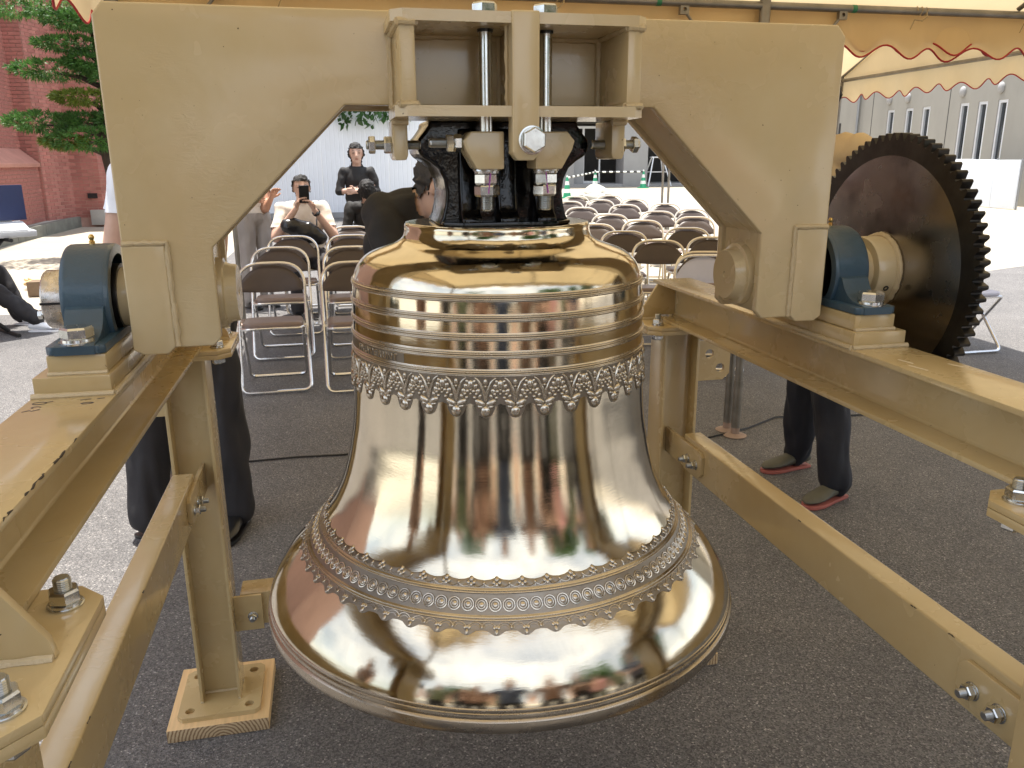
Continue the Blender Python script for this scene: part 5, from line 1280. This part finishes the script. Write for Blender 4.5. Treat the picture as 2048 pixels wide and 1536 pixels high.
# --- man in black bending over behind the bell
J = dict(pelvis=(.34, 2.66, .98), chest=(.27, 2.50, 1.25), neck=(.285, 2.42, 1.41), head=(.335, 2.35, 1.435), shL=(.42, 2.46, 1.37), shR=(.150, 2.42, 1.36), elL=(.50, 2.24, 1.14), elR=(.20, 2.24, 1.12), wrL=(.46, 2.04, 1.02), wrR=(.30, 2.04, 1.0), hipL=(.42, 2.67, .92), hipR=(.27, 2.66, .92), knL=(.43, 2.64, .50), knR=(.27, 2.62, .50), anL=(.44, 2.68, .10), anR=(.27, 2.68, .10))
person('man in black shirt bending down behind the black crown casting', J, 'blackshirt', 'navytrouser', 'skin', hair='hairgrey', shoes=('shoeblack', 'shoeblack', ((.3, -1, 0), (.1, -1, 0))), face=(.72, -.35, -.62), headup=(.55, -.25, .80), sleeve=.7, vox=.009, build=1.08, seed=9)
# --- woman in black, arms crossed
J, fw = standing(.335, 9.6, R(2), 1.58, .02, 'crossed')
person('woman in black standing with crossed arms before the white hoarding', J, 'blackshirt', 'darktrouser', 'skin', hairstyle='long', shoes=('shoeblack', 'shoeblack', ((.1, -1, 0), (-.1, -1, 0))), sleeve=1.15, vox=.012, build=.86, tw=1.12, seed=13)
# --- seated man with phone
z0 = gz(8.0); P, fw, lf, J = seated(-.245, 8.1, R(6), z0, 1.68)
J.update(elL=P(.27, .10, .74), elR=P(-.27, .10, .74), wrL=P(.085, .28, 1.00), wrR=P(-.075, .27, 1.02))
J['haL'] = P(.03, .30, 1.10); J['haR'] = P(-.03, .29, 1.11)
person('seated man in pale shirt holding a phone before his face', J, 'palebeige', 'darktrouser', 'skin', shoes=('shoeblack', 'shoeblack', (fw, fw)), face=fw, sleeve=.72, vox=.011, build=1.22, curl=.7, seed=17, palm={'L': lf-fw*.5, 'R': -lf-fw*.5})
chair(ch_silver, -.25, 8.12, R(6), 'brown folding chair under the seated man with the phone', gl)
ph = part('phone', G().box(-.045, .045, -.006, .006, -.08, .08), M['rubber'], None, bevel=.004, M=Matrix.Translation(P(0, .315, 1.145)) @ Matrix.Rotation(R(6), 4, 'Z') @ Matrix.Rotation(R(12), 4, 'X')); tag(ph, 'black phone in a case held up by the seated man', 'phone')
part('camera_lens', G().tube([(-.028, -.0062, .06), (-.028, -.009, .06)], .008, 12), M['glass'], ph, M=world(ph))
bagc = P(-.02, .22, .80); g = G()
for k in range(7): g.ell(bagc+lf*(.05*(k-3)*.9)+V((0, 0, .012*math.sin(k*1.7)-.018*(k-3)))*1.0, (.075, .06, .115-.016*abs(k-3)), None, 12, 8)
bag = part('shoulder_bag', shell(remesh(g, .012, 4), [True]*99999, .0, 'bag', .012, 14), mat('black_leather', (.012, .012, .013), .28, var=.1, bs=40, bst=.3), None); tag(bag, 'slouchy black shoulder bag on the lap of the seated man', 'bag')
part('strap', G().tube([bagc+lf*.12+V((0, 0, .02)), P(.12, .12, .95), P(.10, .06, 1.06), P(.06, -.06, 1.08)], .011, 6, sq=.4), M['rubber'], bag)
wt = part('wristwatch', G().lathe([(.034, -.011), (.038, -.011), (.038, .011), (.034, .011)], 20, AX(P(.085, .28, 1.00)*.9+P(.27, .10, .74)*.1, P(.085, .28, 1.00)-P(.27, .10, .74)), closed=True), M['rubber'], None); tag(wt, 'black wristwatch on the forearm of the seated man', 'watch')
part('watch_face', G().ell(P(.115, .30, .965), (.018, .012, .018)), M['glass'], wt)
# --- seated person with bowed black hair
P, fw, lf, J = seated(.40, 8.75, R(-4), gz(8.7), 1.62, bow=.28)
J.update(elL=P(.25, .12, .72), elR=P(-.25, .12, .72), wrL=P(.10, .32, .66), wrR=P(-.10, .32, .66))
person('seated person in navy with bowed black hair next to the woman in black', J, 'bluecloth' if False else 'blackshirt', 'navytrouser', 'skin', hairstyle='all', shoes=('shoeblack', 'shoeblack', (fw, fw)), face=(fw*.6+V((0, 0, -.8))), headup=(fw*.8+V((0, 0, .6))), sleeve=1.5, vox=.012, seed=21)
chair(ch_silver, .40, 8.78, R(-4), 'brown folding chair under the seated person with bowed black hair', gl)
# --- person in pale grey trousers, mostly hidden by the yoke
J, fw = standing(-.74, 8.45, R(35), 1.66, .02, 'bent')
J['elL'] = V((-.60, 8.38, 1.07)); 
person('person in pale grey trousers and shirt half hidden under the yoke diagonal', J, 'palebeige', 'greytrouser', 'skin2', shoes=('shoeblack', 'shoeblack', (fw, fw)), face=fw, sleeve=.6, vox=.013, tw=1.15, seed=25)
# --- keyboard player at the left edge
P, fw, lf, J = seated(-3.35, 7.95, R(80), gz(7.95), 1.66)
J.update(elL=P(.24, .12, .76), elR=P(-.24, .12, .76), wrL=P(.16, .38, .86), wrR=P(-.16, .38, .86)); J['knL'] = P(.16, .42, .50); J['anL'] = P(.20, .55, .10); J['knR'] = P(-.10, .45, .42); J['anR'] = P(-.12, .85, .11)
person('keyboard player in black with white shoes at the left edge', J, 'blackshirt', 'darktrouser', 'skin', hairstyle='long', shoes=('shoewhite', 'shoewhite', (fw+V((0, -.4, 0)), fw)), face=fw, sleeve=1.9, vox=.013, tw=1.15, seed=29)
chair(ch_silver, -3.37, 7.95, R(80), 'brown folding chair under the keyboard player at the left edge', gl)
M['kb'] = mat('silver_keyboard_shell', (.55, .57, .60), .4, .2, var=.04); M['navyfolder'] = mat('navy_board', (.012, .022, .075), .5, var=.05)
kp = at(0, 452, 7.3); ka = R(38); Kc = Matrix.Translation((-3.02, 7.42, gz(7.3)+.83)) @ Matrix.Rotation(ka, 4, 'Z')
kb = thing('keyboard', 'silver electronic keyboard on a folding stand at the left edge', 'keyboard', (-3.02, 7.42, gz(7.3)+.83), rz=ka)
part('case', G().prism([(-.16, 0), (.15, 0), (.17, .03), (.17, .115), (.10, .115), (-.02, .06), (-.17, .05), (-.17, .02)], 'x', -.62, .62), M['kb'], kb, bevel=.006, M=Kc)
for k in range(36): part('white_key', G().box(-.56+k*.031, -.56+k*.031+.029, -.165, -.03, .052, .062), M['white'], kb, M=Kc)
part('music_rest', G().box(-.35, .55, .135, .15, .115, .26), M['kb'], kb, M=Kc, bevel=.004)
part('music_wire', G().tube([(.56, .12, .12), (.60, .12, .12), (.60, .17, .22), (.56, .17, .22)], .004, 6), M['alu'], kb, M=Kc)
fo = part('music_folder', G().box(-.30, .66, .112, .130, .125, .42), M['navyfolder'], None, M=Kc, bevel=.003); tag(fo, 'navy music folder standing on the keyboard', 'folder'); part('sheet_music', G().box(-.28, .20, .104, .111, .14, .415), M['white'], fo, M=Kc)
ks = thing('keyboard_stand', 'black folding X stand under the silver keyboard', 'stand', (-3.02, 7.42, gz(7.3)), rz=ka)
Ks = Matrix.Translation((-3.02, 7.42, gz(7.3))) @ Matrix.Rotation(ka, 4, 'Z')
for s in (-1, 1):
    part('leg', G().tube([(s*.40, -.02*s, .815), (-s*.34, -.02*s, .03)], .018, 10), M['glide'], ks, M=Ks)
    part('foot_bar', G().tube([(s*.34, -.20, .018), (s*.34, .20, .018)], .017, 10), M['glide'], ks, M=Ks)
    part('rest_bar', G().tube([(s*.40, -.20, .812), (s*.40, .20, .812)], .016, 10), M['glide'], ks, M=Ks)
# --- cable on the ground
cb = tag(part('power_cable', G().tube([V((x, y, gz(y)+.007)) for x, y in ((-.75, 4.02), (-.5, 4.07), (-.25, 4.08), (0, 4.06), (.4, 4.2), (.9, 4.25), (1.5, 4.0), (1.9, 3.86), (2.25, 3.98), (2.5, 4.12), (2.9, 4.05), (3.4, 4.02), (4.4, 4.4))], .005, 8), M['rubber'], None), 'thin black power cable snaking over the asphalt behind the bell', 'cable')
for x, y, rz_, lb in ((-.335, 5.33, .5, 'tiny white paper scrap on the asphalt below the nearest left chair'),):
    g = G().add([(-.022, -.006, .002), (.02, -.008, .004), (.024, .006, .006), (-.018, .007, .003), (0, 0, .008)], [(0, 1, 4), (1, 2, 4), (2, 3, 4), (3, 0, 4)])
    tag(part('paper_scrap', g, M['white'], None, M=Matrix.Translation((x, y, gz(y)+.001)) @ Matrix.Rotation(rz_, 4, 'Z')), lb, 'scrap')
# --- invented onlookers behind the viewpoint, added to show in the polished bell
for i, (x, y, h, t, b, pose, lb) in enumerate((( .0, -.56, 1.66, 'bluecloth', 'navytrouser', 'down', 'added onlooker in navy right behind the viewpoint, for the bell to mirror'), (-.95, -1.1, 1.72, 'blackshirt', 'navytrouser', 'phone', 'added onlooker in black holding up hands, for the bell to mirror'), (.56, -.62, 1.66, 'browncloth', 'darktrouser', 'down', 'added onlooker in brown behind the viewpoint, for the bell to mirror'), (1.5, -1.0, 1.62, 'rose', 'olive', 'bent', 'added onlooker in rose top behind the viewpoint, for the bell to mirror'), (-1.75, -1.2, 1.7, 'blackshirt', 'darktrouser', 'crossed', 'added onlooker in black top behind the viewpoint, for the bell to mirror'), (2.3, -1.2, 1.7, 'olive', 'darktrouser', 'down', 'added onlooker in olive behind the viewpoint, for the bell to mirror'), (-.55, -.7, 1.64, 'browncloth', 'darktrouser', 'bent', 'added onlooker in brown jacket, left behind viewpoint, for the bell to mirror'), (1.05, -.75, 1.72, 'blackshirt', 'navytrouser', 'crossed', 'added onlooker in black with crossed arms, right behind, for the bell to mirror'), (-1.35, -.8, 1.7, 'olive', 'darktrouser', 'down', 'added onlooker in olive far left behind the viewpoint, for the bell to mirror'), (-1.55, -.25, 1.74, 'blackshirt', 'navytrouser', 'down', 'added onlooker in black left of the viewpoint, for the bell to mirror'), (-2.1, .45, 1.66, 'browncloth', 'darktrouser', 'down', 'added onlooker in brown far left of the viewpoint, for the bell to mirror'), (1.95, -.3, 1.7, 'bluecloth', 'darktrouser', 'bent', 'added onlooker in navy right of the viewpoint, for the bell to mirror'))):
    J, fw = standing(x, y, math.pi+.15*x, h, .03, pose)
    person(lb, J, t, b, 'skin', shoes=('shoeblack', 'shoeblack', (fw, fw)), face=fw, vox=.016, fingers=False, group='onlookers added for the bell reflections', seed=40+i)
bh_ = thing('added_rear_building', 'beige two-storey building added behind the viewpoint, for the bell to mirror', 'building', (0, -17, 0))  # invented building, out of view, added only for the bell's reflections
part('wall', G().box(-13, -3, -18, -17, 0, 6.2), mat('beige_render', (.34, .29, .22), .85, var=.1, vs=1), bh_, smooth=0)
for k in range(3):
    for z in (1.0, 3.9): part('window', G().box(-12+k*2.7, -10.4+k*2.7, -17.0, -16.95, z, z+1.5), M['glass'], bh_)
part('roof_edge', G().box(-13.3, -2.7, -18.2, -16.7, 6.2, 6.45), M['rcgrey'], bh_)
random.seed(21)  # trees invented behind the viewpoint to give the bell something to reflect
for i, (x, y, lb) in enumerate(((5.5, -7.5, 'round leafy tree added behind the viewpoint, to mirror at the right of the bell'), (9.5, -4.5, 'second leafy tree added behind the viewpoint, to mirror at the bell rim'), (-4.6, -9.0, 'leafy tree added behind the viewpoint, to mirror at the left of the bell'))):
    broad_tree(lb, (x, y, 0), (x, y, 3.4), (2.0, 2.0, 2.2), 2600, M['leaf2' if i == 0 else 'leaf'], L=.3)
